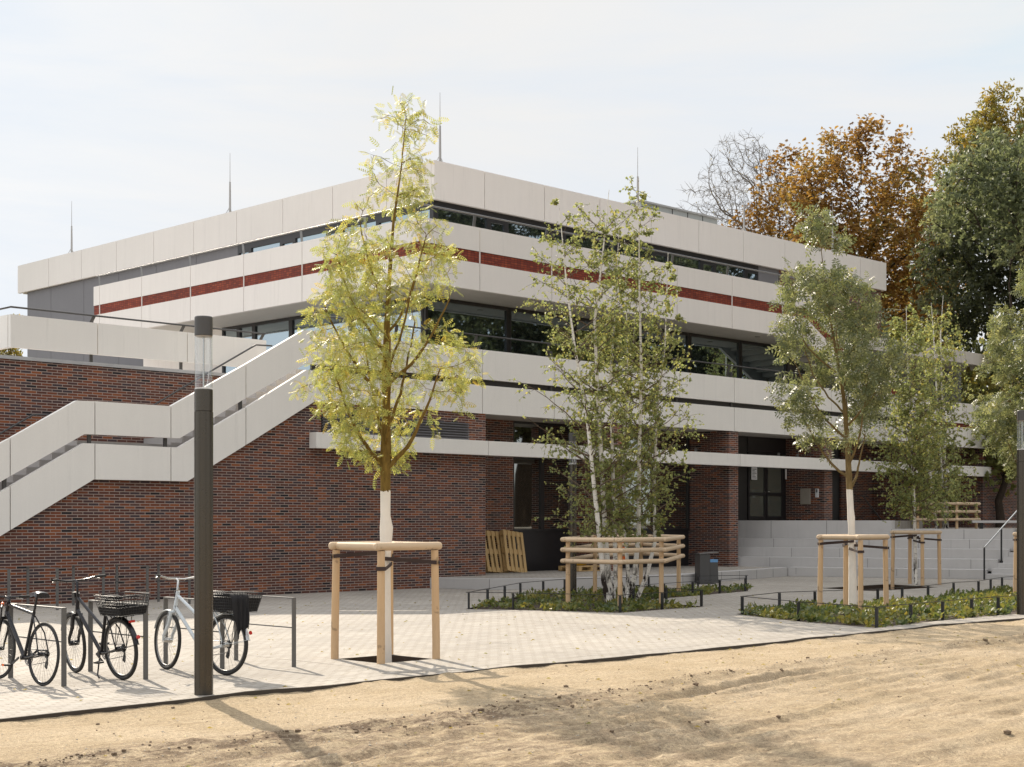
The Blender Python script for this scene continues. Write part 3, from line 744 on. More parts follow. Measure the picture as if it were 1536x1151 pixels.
# ------------------------------------------------------------------ column lamps
def make_lamp(label,loc):
    L=thing('column_lamp',label,'street lamp',loc,0,'column lamps on the plaza')
    b=MB(); b.lathe([(.092,-.02),(.092,2.845)],56); b.build('pole',M['postpaint'],L)
    b=MB()
    for k in range(9):
        a=2*math.pi*k/9+.3; x,y=.0925*math.cos(a),.0925*math.sin(a); b.tube([(x,y,0),(x,y,2.84)],.0035,6,False)
    b.build('pole_rib',M['postpaint'],L)
    b=MB(); b.lathe([(.0,2.85),(.092,2.85),(.092,3.062),(.088,3.07),(0,3.07)],40); b.build('collar',M['postpaint'],L)
    b=MB(); b.lathe([(.0,3.071),(.086,3.071),(.086,3.082),(0,3.082)],40); b.build('base_ring',M['paper'],L)
    b=MB(); b.lathe([(.088,3.083),(.088,3.60)],40); b.build('glass_tube',M['lampglass'],L)
    b=MB(); b.tube([(0,0,3.083),(0,0,3.60)],.009,10); b.build('inner_rod',M['chrome'],L)
    b=MB(); b.tube([(.02,.0,3.09),(.035,.02,3.14),(.05,.02,3.24),(.06,.01,3.36),(.068,0,3.47),(.07,0,3.6)],.0028,6); b.build('cable',M['paper'],L)
    b=MB(); b.lathe([(0,3.598),(.084,3.598),(.086,3.602),(.088,3.605)],40); b.build('reflector',M['beige'],L)
    b=MB(); b.lathe([(.086,3.606),(.090,3.61),(.090,3.79),(.084,3.80),(0,3.80)],40); b.build('cap',M['railpaint'],L)
    return L
L0=make_lamp('dark column lamp with a clear glass head standing in front of the bicycles',G(303.5,1043)+Vector((0,.06,0)))
def copy_to(o,label,loc,rz=None):
    c=copy_tree(o); c.location=loc; c['label']=label
    if rz is not None: c.rotation_euler=(0,0,rz)
    return c
copy_to(L0,'dark column lamp half hidden behind the birch stems',G(859,893))
copy_to(L0,'dark column lamp in the long bed at the right edge of the picture',G(1533,922))
# ------------------------------------------------------------------ bicycle stands
def make_stand(label,u,v,ln=1.2,h=.83):
    o=uthing('bicycle_stand',label,'bicycle stand',u,v,0,'bicycle stands in front of the lamp'); org=(u,v,0)
    for vv in (v,v+ln):
        b=MB(); b.box(u-.0275,u+.0275,vv-.0075,vv+.0075,-.05,h-.0155); b.build('post',M['rackpaint'],o)
    b=MB(); b.box(u-.0275,u+.0275,v-.0075,v+ln+.0075,h-.015,h); b.build('top_bar',M['rackpaint'],o)
    b=MB(); b.box(u-.004,u+.004,v+.008,v+ln-.008,.46,.475); b.build('cross_bar',M['rackpaint'],o)
    return o
S0=make_stand('empty flat steel bicycle stand right of the column lamp',10.80,14.53)
for u,l in ((7.82,'flat steel bicycle stand beside the black racing bicycle'),(8.80,'flat steel bicycle stand beside the black bicycle with a basket'),(9.80,'flat steel bicycle stand beside the white bicycle')):
    copy_to(S0,l,W(u,14.55))
wl=['at the left end of the row by the brick wall','second in the row by the brick wall','third in the row by the brick wall','fourth in the row by the brick wall','last in the row by the brick wall']
for k in range(-2,3):
    c=copy_to(S0,'flat steel bicycle stand '+wl[k+2],W(15.37+k,27.0)); c['group']='bicycle stands along the brick wall'
# ------------------------------------------------------------------ bicycles
def make_bike(kind,label,u,v,lean,steer,rz=0.0):
    o=thing('bicycle',label,'bicycle',W(u,v,0),TH+math.pi/2+rz,'bicycles parked at the stands')
    o.rotation_euler=(lean,0,TH+math.pi/2+rz)
    racer=kind=='racer'
    Rw=.338 if racer else .345; tw=.013 if racer else .021
    wb=1.0 if racer else 1.07
    fc=M['bikewhite'] if kind=='white' else M['bikeblack']
    rear=Vector((0,0,Rw)); front=Vector((wb,0,Rw)); bb=Vector((.42,0,.275))
    hx=wb-.115 if racer else wb-.165
    headT=Vector((hx-.045,0,.86 if racer else .93)); headB=Vector((hx,0,.72))
    seat=Vector((.25,0,.78 if racer else .80))
    pivot=Vector((hx,0,0)); Rm=Matrix.Rotation(steer,3,'Z')
    def stq(p): return Rm@(Vector(p)-pivot)+pivot
    def wheel(c,st):
        f=stq if st else Vector
        ax=Vector((0,1,0)) if not st else Rm@Vector((0,1,0)); cc=f(c)
        b=MB(); b.torus(cc,ax,Rw-tw,tw,44,8); w=b.build('wheel',M['rubber'],o)
        b=MB(); b.torus(cc,ax,Rw-2*tw-.008,.009,44,6); b.build('rim',M['bikeblack'] if racer else M['steel'],w)
        b=MB(); e1=Vector((0,0,1)); e2=ax.cross(e1)
        for k in range(28):
            a=2*math.pi*k/28; d=e1*math.cos(a)+e2*math.sin(a); tq=(e1*-math.sin(a)+e2*math.cos(a))*(.02 if k%2 else -.02)
            b.tube([cc+ax*(.02 if k%2 else -.02)+tq,cc+d*(Rw-2*tw-.01)],.0012,4,False)
        b.build('spokes',M['steel'],w)
        b=MB(); b.tube([cc-ax*.055,cc+ax*.055],.022 if racer else .03,12); b.build('hub',M['bikeblack'] if not kind=='white' else M['chrome'],w)
        if not racer:
            b=MB(); a0,a1=(1.9,4.55) if not st else (.2,2.2)
            if st: a0,a1=(.35,1.75)
            else: a0,a1=(.75,2.95)
            fx=Vector((1,0,0)) if not st else Rm@Vector((1,0,0)); pr=[]
            for k in range(13):
                a=a0+(a1-a0)*k/12; d=fx*math.cos(a)+Vector((0,0,1))*math.sin(a); pr.append(cc+d*(Rw+.018))
            vs=[];
            for p in pr:
                vs+=[p-ax*.026-(p-cc)*.03,p-ax*.014,p+ax*.014,p+ax*.026-(p-cc)*.03]
            b.add(vs,[(i*4+k,i*4+k+1,(i+1)*4+k+1,(i+1)*4+k) for i in range(12) for k in range(3)],True)
            b.tube([pr[-1]+ax*.03,cc+ax*.06],.003,5); b.tube([pr[-1]-ax*.03,cc-ax*.06],.003,5)
            b.build('mudguard',fc,w)
        return w
    wr=wheel(rear,False); wf=wheel(front,True)
    # frame
    b=MB(); r=.017 if racer else .019
    b.tube([headT,headB],r+.004,12)
    b.tube([bb,seat],r,12)
    if racer:
        b.tube([headT+Vector((.01,0,-.03)),seat+Vector((.0,0,-.03))],r,12); b.tube([headB+Vector((-.005,0,.03)),bb],r+.006,12)
    else:
        d1=bb.lerp(seat,.52)
        b.tube([headT+Vector((.012,0,-.05)),d1],r,12); b.tube([headB+Vector((-.005,0,.02)),bb],r+.003,12)
    b.tube([bb+Vector((0,-.04,0)),bb+Vector((0,.04,0))],.026,12)
    for s in (-1,1):
        b.tube([bb+Vector((0,s*.02,0)),Vector((.25,s*.035,.29)),rear+Vector((0,s*.06,0))],.009,8)
        b.tube([seat+Vector((-.0,s*.012,-.05)) if racer else bb.lerp(seat,.9)+Vector((0,s*.012,0)),rear+Vector((.1,s*.05,.22)),rear+Vector((0,s*.06,0))],.008,8)
    b.build('frame',fc,o)
    # fork, stem and bar turn together
    b=MB(); crown=headB+Vector((.008,0,-.04))
    b.tube([stq(headB),stq(crown)],.02,10)
    for s in (-1,1):
        q=[crown+Vector((0,s*.045,0)),crown+Vector((.03,s*.052,-.14)),front+Vector((-.01,s*.055,.06)),front+Vector((0,s*.055,0))]
        b.tube([stq(p) for p in q],[.016,.015,.011,.010] if racer else [.021,.021,.018,.014],10)
    b.tube([stq(crown+Vector((0,-.06,0))),stq(crown+Vector((0,.06,0)))],.018,8)
    b.build('fork',fc,o)
    b=MB(); top=headT+Vector((-.01,0,.03 if racer else .12)); st_=top+Vector((.09 if racer else .05,0,.02))
    b.tube([stq(headT),stq(top),stq(st_)],.014,10)
    if racer:
        q=[(-.0,-.30,.01),(.0,-.1,0),(0,.1,0),(0,.30,.01)]
    else:
        q=[(-.13,-.31,.035),(-.05,-.24,.03),(.0,-.1,.0),(0,.1,.0),(-.05,.24,.03),(-.13,.31,.035)]
    hb=[stq(st_+Vector(p)) for p in q]
    b.tube(hb,.0115,10); hbo=b.build('handlebar',M['chrome'] if kind=='white' else M['bikeblack'],o)
    for i,j in ((0,1),(-1,-2)):
        d=(hb[j]-hb[i]); e=hb[i]+d.normalized()*.13
        b=MB(); b.tube([hb[i],e],.0165,10); b.build('grip',M['rubber'],hbo)
        b=MB(); b.tube([e+d.normalized()*.03,e+Rm@Vector((.05,0,-.015)),e-d.normalized()*.08+Rm@Vector((.06,0,-.03))],.006,6); b.build('brake_lever',M['chrome'],hbo)
    b=MB()
    for s in (-1,1): b.tube([stq(st_+Vector((.03,s*.16,0))),stq(st_+Vector((.10,s*.08,.0))),stq(headT+Vector((.06,s*.01,-.02))),headB+Vector((-.03,s*.02,.0))],.0028,5)
    b.build('cable',M['black'],hbo)
    # saddle
    sp=seat+Vector((-.045,0,.16 if racer else .08))
    b=MB(); b.tube([seat,sp],.0135,10); spo=b.build('seat_post',M['bikeblack'] if racer else M['chrome'],o)
    b=MB(); rows=[(-.13,.075 if racer else .095,.0),(-.09,.078 if racer else .10,.012),(-.03,.058,.014),(.03,.034,.006),(.10,.022,-.002),(.135,.012,-.010)]
    vs=[]
    for x,w,z in rows:
        for k in range(9):
            a=math.pi*k/8; vs.append((sp.x+x,sp.y+w*math.cos(a),sp.z+.02+z+.024*math.sin(a)-(.03 if k in(0,8) else 0)))
    nf=[(i*9+k,i*9+k+1,(i+1)*9+k+1,(i+1)*9+k) for i in range(5) for k in range(8)]
    b.add(vs,nf,True); b.add([vs[k] for k in range(9)],[tuple(range(9))]); b.add([vs[45+k] for k in range(9)],[tuple(range(9))])
    b.tube([sp+Vector((-.10,.02,.0)),sp+Vector((0,.02,-.01)),sp+Vector((.08,.012,.015))],.004,6); b.tube([sp+Vector((-.10,-.02,.0)),sp+Vector((0,-.02,-.01)),sp+Vector((.08,-.012,.015))],.004,6)
    b.build('saddle',M['cloth'] if not racer else M['bikeblack'],o)
    # drive: on the right side (-y)
    b=MB(); b.torus(bb+Vector((0,-.05,0)),(0,1,0),.085,.006,28,6); b.torus(bb+Vector((0,-.05,0)),(0,1,0),.06,.005,24,5)
    for k in range(5):
        a=2*math.pi*k/5; b.bar(bb+Vector((0,-.05,0)),bb+Vector((.08*math.cos(a),-.05,.08*math.sin(a))),.014,.005,(0,1,0))
    b.tube([bb+Vector((0,-.05,.088)),rear+Vector((0,-.05,.045))],.0045,5); b.tube([bb+Vector((0,-.05,-.088)),rear+Vector((.03,-.05,-.09)),rear+Vector((.0,-.05,-.04))],.0045,5)
    co=b.build('chainset',M['steel'],o)
    a=.5 if kind!='racer' else 2.6
    for s,aa in ((-1,a),(1,a+math.pi)):
        e=bb+Vector((.17*math.cos(aa),s*.075,.17*math.sin(aa)))
        b=MB(); b.bar(bb+Vector((0,s*.065,0)),e,.022,.012,(0,1,0)); b.build('crank',M['chrome'] if kind=='white' else M['bikeblack'],co)
        b=MB(); b.obox(e+Vector((0,s*.05,0)),(.045,0,0),(0,.04,0),(0,0,.010)); pd=b.build('pedal',M['black'],co)
        if racer:
            b=MB(); b.obox(e+Vector((0,s*.092,0)),(.02,0,0),(0,.003,0),(0,0,.012)); b.build('reflector',M['orange'],co)
    b=MB()
    for k in range(6): b.torus(rear+Vector((0,-.035-.004*k,0)),(0,1,0),.045-.004*k,.0035,18,4)
    b.obox(rear+Vector((.02,-.055,-.06)),(.012,0,0),(0,.006,0),(0,0,.05)); b.obox(rear+Vector((.035,-.055,-.12)),(.02,0,.012),(0,.006,0),(-.01,0,.03))
    b.build('derailleur',M['black'],o)
    if not racer:
        # rack, rear light, basket
        z=Rw*2+.025; rb=MB()
        for s in (-1,1):
            rb.tube([(.22,s*.055,z),(-.22,s*.055,z),(-.24,s*.04,z)],.005,6); rb.tube([(-.06,s*.06,z),(.0,s*.07,Rw)],.004,6); rb.tube([(-.18,s*.06,z),(.0,s*.07,Rw)],.004,6)
        for x in (-.22,-.08,.06,.2): rb.tube([(x,-.055,z),(x,.055,z)],.004,6)
        rb.build('rack',M['black'],o)
        b=MB(); b.obox((-.27,0,z-.055),(.012,0,0),(0,.032,0),(0,0,.012)); b.build('rear_light',M['red'],o)
        b=MB(); b.lathe([(0,0),(.022,.001),(.022,.012),(0,.014)],12,(0,0,0)); ro=b.build('rear_reflector',M['red'],o); ro.location=(-Rw-.03,0,Rw+.15); ro.rotation_euler=(0,-R(75),0)
        bz,bh=z+.012,.22; x0,x1,y0,y1=-.31,.12,-.15,.15; fl=.045
        k=MB()
        def P(s,t,h): # s,t in -1..1
            cx,cy=(x0+x1)/2,(y0+y1)/2; return (cx+s*((x1-x0)/2+fl*h),cy+t*((y1-y0)/2+fl*h),bz+bh*h)
        for h in np.linspace(0,1,8):
            k.tube([P(-1,-1,h),P(1,-1,h),P(1,1,h),P(-1,1,h),P(-1,-1,h)],.005 if h==1 else .0030,5)
        for s in np.linspace(-1,1,15):
            for t in (-1,1): k.tube([P(s,t,0),P(s,t,1)],.0028,4)
            k.tube([P(s,-1,0),P(s,1,0)],.0028,4)
        for t in np.linspace(-1,1,11):
            for s in (-1,1): k.tube([P(s,t,0),P(s,t,1)],.0028,4)
        bk=k.build('basket',M['black'],o)
        k=MB(); k.add([P(-.97,-.97,.02),P(.97,-.97,.02),P(.97,.97,.02),P(-.97,.97,.02)],[(0,1,2,3)])
        for (s0,t0,s1,t1) in ((-.985,-.985,.985,-.985),(.985,-.985,.985,.985),(.985,.985,-.985,.985),(-.985,.985,-.985,-.985)):
            k.add([P(s0,t0,.04),P(s1,t1,.04),P(s1,t1,.72 if kind=='white' else .4),P(s0,t0,.72 if kind=='white' else .4)],[(0,1,2,3)])
        k.build('basket_lining',M['cloth'],bk)
        if kind=='black':
            b=MB(); b.tube([bb+Vector((-.05,.05,-.02)),(.25,.16,.06),(.2,.17,.03)],.009,8); b.build('kick_stand',M['bikeblack'],o)
            b=MB(); b.obox(headT+Vector((.06,0,-.02)),(.03,0,0),(0,.03,0),(0,0,.03)); b.build('headlight',M['black'],o)
    return o
make_bike('racer','black racing bicycle with thin tyres at the left edge of the picture',7.66,14.72,R(3),R(4))
make_bike('black','black city bicycle with a wire basket on its rear rack',8.58,14.66,R(-4),R(-8))
make_bike('white','white city bicycle with a lined basket, half hidden by the column lamp',9.66,14.28,R(3),R(-15),R(8))
# U lock on the racing bicycle
lk=uthing('bicycle_lock','black U shaped lock with an orange end hanging from the racing bicycle','lock',7.60,15.55,.62)
b=MB(); pts=[(.05*math.cos(a),0,.0+.05*math.sin(a)) for a in np.linspace(math.pi,2*math.pi,9)]
b.tube([(-.05,.0,.2)]+pts+[(.05,0,.2)],.0085,8); o=b.build('shackle',M['black'],lk,(0,0,0)); o.rotation_euler=(R(6),R(-12),R(60))
b=MB(); b.tube([(-.075,0,.2),(.055,0,.2)],.014,10); b.build('bar',M['black'],o)
b=MB(); b.tube([(.056,0,.2),(.12,0,.2)],.017,10); b.build('end_cap',M['orange'],o)
# jacket over the white bicycle's basket
jk=uthing('jacket','black jacket hanging over the rear of the white bicycle basket','jacket',9.60,13.94,.53)
b=MB(); rg=random.Random(3); vs=[]; nx,nz=12,14
for j in range(nz):
    for i in range(nx):
        x=(i/(nx-1)-.5)*(.24-.10*(j/nz)); fold=.018*math.sin(i*1.9+j*.35)+.012*math.sin(i*3.1)
        if j<3: y=.12-.05*j; z=.40+.0*j
        else: y=-.03+fold-.004*j; z=.40-.037*(j-2)-(.06 if i in(0,1) else 0)*((j-2)/nz)-(.05*math.sin(i*1.1))*(j/nz)
        vs.append((x,y,z))
b.add(vs,[(j*nx+i,j*nx+i+1,(j+1)*nx+i+1,(j+1)*nx+i) for j in range(nz-1) for i in range(nx-1)],True)
o=b.build('body',M['cloth'],jk,(0,0,0)); md=o.modifiers.new('thickness','SOLIDIFY'); md.thickness=.012
# ------------------------------------------------------------------ wooden tree frames
def make_guard(label,c):
    o=thing('tree_guard',label,'tree guard',c,TH,'square wooden tree guards')
    h=.44; H=1.45
    for x,y in ((-h,-h),(h,-h),(h,h),(-h,h)):
        b=MB(); b.tube([(x*1.03,y*1.03,-.15),(x*1.03,y*1.03,.2),(x,y,H-.075)],[.050,.050,.047],14); b.build('post',M['wood_post'],o)
    for y in (-h,h):
        b=MB(); e=h+.09; b.tube([(-e-.012,y,H-.02),(-e,y,H-.02),(-e+.02,y,H-.02),(e-.02,y,H-.02),(e,y,H-.02),(e+.012,y,H-.02)],[.026,.045,.050,.050,.045,.026],16); b.build('rail',M['wood_rail'],o)
    for x in (-h,h):
        b=MB(); e=h-.05; b.tube([(x,-e,H-.021),(x,e,H-.021)],.048,16); b.build('rail',M['wood_rail_v'],o)
    return o
def strap(g_,side,z,c):
    # webbing from a post round the trunk: two bands
    b=MB(); h=.44
    x,y=side
    px,py=x*h,y*h
    d=Vector((-px,-py,0)).normalized(); n=Vector((-d.y,d.x,0))
    tr=.085
    for s in (-1,1):
        a=Vector((px,py,z))+n*s*.056-d*.03; e=Vector((0,0,z+.05))+n*s*tr-d*.0
        t=(e-a).normalized(); b.obox((a+e)/2,(e-a)/2,n*.003,Vector((0,0,.024)))
    a=Vector((px,py,z))-d*.058; b.obox(a,n*.058,d*.004,Vector((0,0,.024)))
    b.build('strap',M['strap'],g_)
g1=make_guard('wooden tree guard round the golden green tree in the front paving',T1)
strap(g1,(-1,-1),1.16,0); strap(g1,(1,-1),1.22,0); strap(g1,(-1,1),1.30,0); strap(g1,(1,1),1.26,0)
g2=copy_tree(g1); g2.location=T2; g2['label']='wooden tree guard round the white trunked tree in the long bed'
g3=copy_tree(g1); g3.location=T3; g3['label']='wooden tree guard round the slim birch in front of the seating steps'
g4=copy_tree(g1); g4.location=T4; g4['label']='wooden tree guard at the right edge beside the column lamp'
def make_poly_guard(label,c,pts,H,zr,z0=-.1):
    o=thing('birch_guard',label,'tree guard',c,0,'three railed birch guards'); n=len(pts)
    for p in pts:
        b=MB(); b.tube([(p[0],p[1],z0),(p[0],p[1],H)],[.050,.046],14); b.build('post',M['wood_post'],o)
    for z in zr:
        for i in range(n):
            a=Vector((*pts[i],z+.004*(i%2))); q=Vector((*pts[(i+1)%n],z+.004*(i%2))); d=(q-a).normalized(); out=Vector((d.y,-d.x,0))*.075
            a,q=a-d*.11+out,q+d*.11+out
            b=MB(); b.tube([a-d*.015,a,a+d*.025,q-d*.025,q,q+d*.015],[.024,.042,.048,.048,.042,.024],14); b.build('rail',M['wood_rail'] if abs(d.x)>abs(d.y) else M['wood_rail_v'],o)
    return o
BC=Vector((2.35,32.3,0))
bg=[G(852,909)-BC,G(930,912.5)-BC,G(992,909)-BC,G(1018,893)-BC,G(961.5,886)-BC,G(892.5,893)-BC]
make_poly_guard('three railed wooden guard round the big birch clump in the forked bed',BC,[(p.x,p.y) for p in bg],1.40,(1.36,1.15,.92))
FB=Vector((14.95,51.5,1.1))
make_poly_guard('distant three railed wooden guard round the birches on the upper terrace',FB,[(-1.0,0),(.1,-.8),(1.0,0),(0,.8)],1.28,(1.22,.95,.68))
# ------------------------------------------------------------------ knee rails round the beds
def knee_rail(label,poly,group='low rails round the planting beds'):
    c=sum(poly,Vector())/len(poly)
    o=thing('knee_rail',label,'low rail',c,0,group); P=[p-c for p in poly]; n=len(P)
    rail=MB(); cen=Vector((0,0,0))
    for i in range(n):
        a,q=P[i],P[(i+1)%n]
        L=(q-a).length; k=max(1,round(L/1.5)); ov=(q-a).normalized()*.12
        rail.bar(a-ov*0.5+Vector((0,0,.33)),q+ov*.5+Vector((0,0,.33)),.010,.012)
        for j in range(k):
            p=a.lerp(q,j/k); d=(q-a).normalized()
            b=MB(); b.bar(p+Vector((0,0,-.1)),p+Vector((0,0,.319)),.052,.03,d); b.build('post',M['black'],o)
    rail.build('rail',M['black'],o); return o
def inset(poly,d):
    c=sum(poly,Vector())/len(poly); return [p+(c-p).normalized()*d for p in poly]
knee_rail('low black knee rail round the forked bed below the birches',inset(bed1,.12))
knee_rail('low black knee rail round the long bed beside the sand',inset(bed2,.15))
# ------------------------------------------------------------------ litter bin
lb0=thing('litter_bin','dark grey litter bin with a flat slanted lid and a blue liner','litter bin',G(1060,876),R(14))
b=MB(); b.prism([(-.27,-.2,.02),(.20,-.2,.02),(.20,-.2,.0),(-.27,-.2,.0)],(0,.4,0)); b.box(-.27,.02,-.2,.2,.03,.82); b.build('body',M['railpaint'],lb0)
b=MB(); b.prism([(.025,-.2,.03),(.27,-.2,.03),(.25,-.2,.60),(.025,-.2,.60)],(0,.4,0)); b.build('container',M['railpaint'],lb0)
b=MB(); b.box(.03,.255,-.195,.195,.601,.68); b.build('liner',M['blue'],lb0)
b=MB(); b.prism([(-.29,-.22,.825),(.27,-.22,.865),(.27,-.22,.885),(-.29,-.22,.845)],(0,.44,0)); b.build('lid',M['steel'],lb0)
# ------------------------------------------------------------------ pallets
def make_pallet(label,loc,rot):
    o=thing('pallet',label,'pallet',loc,0,'wooden pallets by the brick pier'); o.rotation_euler=rot
    # lies in xz: x width .8, z length 1.2, y thickness .144 ; outer face towards -y
    def brd(name,*q): b=MB(); b.box(*q); b.build(name,M['pallet'],o)
    for x in np.linspace(-.35,.35,5): brd('deck_board',x-.05,x+.05,-.072,-.05,0,1.2)
    for z in (.0,.53,1.06):
        brd('cross_board',-.4,.4,-.049,-.028,z,z+.14)
        for x in (-.4,-.07,.26): brd('block',x,x+.14,-.027,.05,z+.002,z+.138)
    for x in (-.4,-.05,.3): brd('bottom_board',x,x+.10,.051,.072,.0,1.2)
    return o
p0=make_pallet('wooden pallet leaning on the brick wall, the front one of the two',W(30.0,29.95,.285),(R(-16),R(7),TH))
c=copy_tree(p0); c.location=W(29.42,30.13,.285); c.rotation_euler=(R(-16),R(4),TH); c['label']='wooden pallet leaning on the brick wall, half hidden behind another'
c=copy_tree(p0); c.location=W(32.9,29.5,.36); c.rotation_euler=(R(-90),0,TH+R(90)); c['label']='wooden pallet lying flat on the platform behind the birch guard'
yb=uthing('yellow_sack','yellow plastic sack lying on the flat pallet','sack',32.3,29.7,.44)
b=MB(); b.lathe([(0,0),(.20,.0),(.27,.05),(.25,.11),(.12,.15),(0,.155)],14); o=b.build('body',M['yellow'],yb,(0,0,0)); o.scale=(1.5,.8,1)
ob=uthing('orange_board','narrow orange board standing in the dark glazed bay behind the birches','board',35.15,30.35,.28)
b=MB(); b.box(35.05,35.27,30.36,30.40,.50,1.66); b.build('panel',M['orange'],ob); b=MB(); b.box(34.98,35.34,30.28,30.48,.285,.34); b.box(35.13,35.19,30.365,30.395,.34,.5); b.build('foot',M['black'],ob)
# table on the upper terrace
tb=thing('terrace_table','grey slab table on the upper terrace beside the brick wall','table',Vector((16.75,50.5,1.472)),R(-14))
b=MB(); b.box(-1.2,1.4,-.4,.4,.20,.28); b.build('top',M['step'],tb)
for x in (-.9,1.0):
    b=MB(); b.box(x-.05,x+.05,-.3,.3,0,.198); b.build('leg',M['black'],tb)
rl=uthing('stair_rail','dark tubular rail beside the second entrance door','handrail',46.9,29.9,1.745)
b=MB(); b.tube([(46.9,29.6,1.745),(46.9,29.6,2.65),(47.5,29.6,2.65),(48.8,29.6,1.75)],.024,8); b.build('rail',M['railpaint'],rl)
# ------------------------------------------------------------------ lightning rods
def make_rod(label,u,v,h,z=12.9):
    o=uthing('lightning_rod',label,'lightning rod',u,v,z,'lightning rods on the roof')
    b=MB(); b.tube([(u,v,z),(u,v,z+h*.58)],[.05,.032],8); b.build('mast',M['rodsteel'],o)
    b=MB(); b.tube([(u,v,z+h*.58),(u,v,z+h)],[.014,.007],6); b.build('tip',M['rodsteel'],o)
    b=MB()
    for k in range(3):
        a=2*math.pi*k/3+.4; b.tube([(u,v,z+.55),(u+.32*math.cos(a),v+.32*math.sin(a),z+.0)],.012,6)
    b.build('tripod',M['rodsteel'],o); return o
def roofpt(x,near):      # point near the roof edge, seen at column x
    a=(x-768)/F
    if near[0]=='v': d=near[1]/(CO-SI*a)
    else: d=near[1]/(SI+CO*a)
    return d*(SI+CO*a), d*(CO-SI*a)
r0=None
for x,near,l in ((660,('v',35.6),'lightning rod on the front corner of the roof'),(345,('u',32.0),'lightning rod on the left roof edge, the nearer of the two there'),(107.5,('u',32.0),'lightning rod near the far left end of the roof'),(956.5,('v',35.7),'lightning rod behind the birches beside the plant room'),(1116,('v',35.7),'lightning rod in front of the rusty trees, left one'),(1249,('v',35.7),'lightning rod near the right end of the roof')):
    u,v=roofpt(x,near)
    if r0 is None: r0=make_rod(l,u,v,2.55)
    else: c=copy_to(r0,l,W(u,v,12.9)); c.scale=(1,1,1.0 if x<1000 else .95)
from mathutils.kdtree import KDTree
# ------------------------------------------------------------------ trees
def unit(v): return v/np.maximum(np.linalg.norm(v,axis=-1,keepdims=True),1e-9)
def quads_object(name, V, Fq, tint, m, parent):
    me=bpy.data.meshes.new(name); nv=len(V); nf=len(Fq); k=Fq.shape[1]
    me.vertices.add(nv); me.vertices.foreach_set('co',np.ascontiguousarray(V,dtype=np.float32).ravel())
    me.loops.add(nf*k); me.loops.foreach_set('vertex_index',np.ascontiguousarray(Fq,dtype=np.int32).ravel())
    me.polygons.add(nf); me.polygons.foreach_set('loop_start',np.arange(0,nf*k,k,dtype=np.int32))
    me.update(calc_edges=True); me.validate()
    if tint is not None:
        a=me.attributes.new('tint','FLOAT','POINT'); a.data.foreach_set('value',np.ascontiguousarray(tint,dtype=np.float32))
    me.materials.append(m)
    o=bpy.data.objects.new(name,me); COL.objects.link(o)
    if parent is not None: o.parent=parent
    return o
def leaf_quad(L,Wd,bend=.12):      # rhombus leaf
    v=np.array([(0,0,0),(.45*L,.5*Wd,bend*L*.5),(L,0,-bend*L*.4),(.45*L,-.5*Wd,bend*L*.5)]); return v,np.array([(0,1,2,3)])
def leaf_pinnate(n=6,L=.20,l=.055,w=.018):
    vs=[(0,-.0015,0),(0,.0015,0),(L,.001,-.03*L),(L,-.001,-.03*L)]; fs=[(0,1,2,3)]
    for i in range(n):
        x=L*(.18+.78*i/(n-1)); s=l*(1-.35*abs(i/(n-1)-.45)); z=-.03*x
        for sg in (-1,1):
            k=len(vs); vs+=[(x,0,z),(x+.28*s+w*.5,sg*s*.5,z+.004),(x+.42*s,sg*s,z-.012),(x+.20*s-w*.5,sg*s*.5,z+.004)]; fs.append((k,k+1,k+2,k+3))
    k=len(vs); vs+=[(L,0,-.03*L),(L+l*.5,w*.6,-.03*L),(L+l,0,-.05*L),(L+l*.5,-w*.6,-.03*L)]; fs.append((k,k+1,k+2,k+3))
    return np.array(vs),np.array(fs)
def leaf_palm(n=5,L=.22,w=.075):
    vs=[];fs=[]
    for i in range(n):
        a=(i-(n-1)/2)*.62; c,s=math.cos(a),math.sin(a); l=L*(1-.08*abs(i-(n-1)/2)); k=len(vs)
        for x,y,z in ((0,0,0),(.62*l,w*.5,.01),(l,0,-.3*l),(.62*l,-w*.5,.01)): vs.append((x*c-y*s,x*s+y*c,z))
        fs.append((k,k+1,k+2,k+3))
    return np.array(vs),np.array(fs)
def leaf_tuft(n=5,L=.3,w=.16,seed=0):     # a small bunch of leaves on a twig end
    r=np.random.RandomState(seed); vs=[];fs=[]
    for i in range(n):
        d=unit(np.array([r.uniform(.1,1),r.uniform(-1,1),r.uniform(-.7,.7)])); s=unit(np.cross(d,r.normal(size=3))); b=np.array([r.uniform(0,.25)*L,r.uniform(-.2,.2)*L,r.uniform(-.15,.15)*L]); k=len(vs); l=L*r.uniform(.6,1)
        vs+=[b,b+d*l*.5+s*w*.5,b+d*l,b+d*l*.5-s*w*.5]; fs.append((k,k+1,k+2,k+3))
    return np.array(vs),np.array(fs)
def scatter_leaves(name,P,A,tmpl,m,parent,rs,size=(.75,1.2),up=.7,droop=.3,tint=None,keep_axis=.5,mixr=.7):
    n=len(P); tv,tf=tmpl
    ax=unit(A*keep_axis+rs.normal(size=(n,3))*mixr+np.array([0,0,-droop]))
    N=unit(np.array([0,0,up])+rs.normal(size=(n,3))*.55)
    Bv=unit(np.cross(N,ax)); N=np.cross(ax,Bv)
    s=rs.uniform(size[0],size[1],(n,1,1))
    V=P[:,None,:]+s*(tv[None,:,0:1]*ax[:,None,:]+tv[None,:,1:2]*Bv[:,None,:]+tv[None,:,2:3]*N[:,None,:])
    k=len(tv); Fq=(tf[None,:,:]+(np.arange(n)*k)[:,None,None]).reshape(-1,tf.shape[1])
    if tint is None: tint=rs.beta(1.6,2.2,n)
    return quads_object(name,V.reshape(-1,3),Fq,np.repeat(tint,k),m,parent)
def bez(a,c,e,n):
    t=np.linspace(0,1,n)[:,None]; return a*(1-t)**2+2*c*t*(1-t)+e*t*t
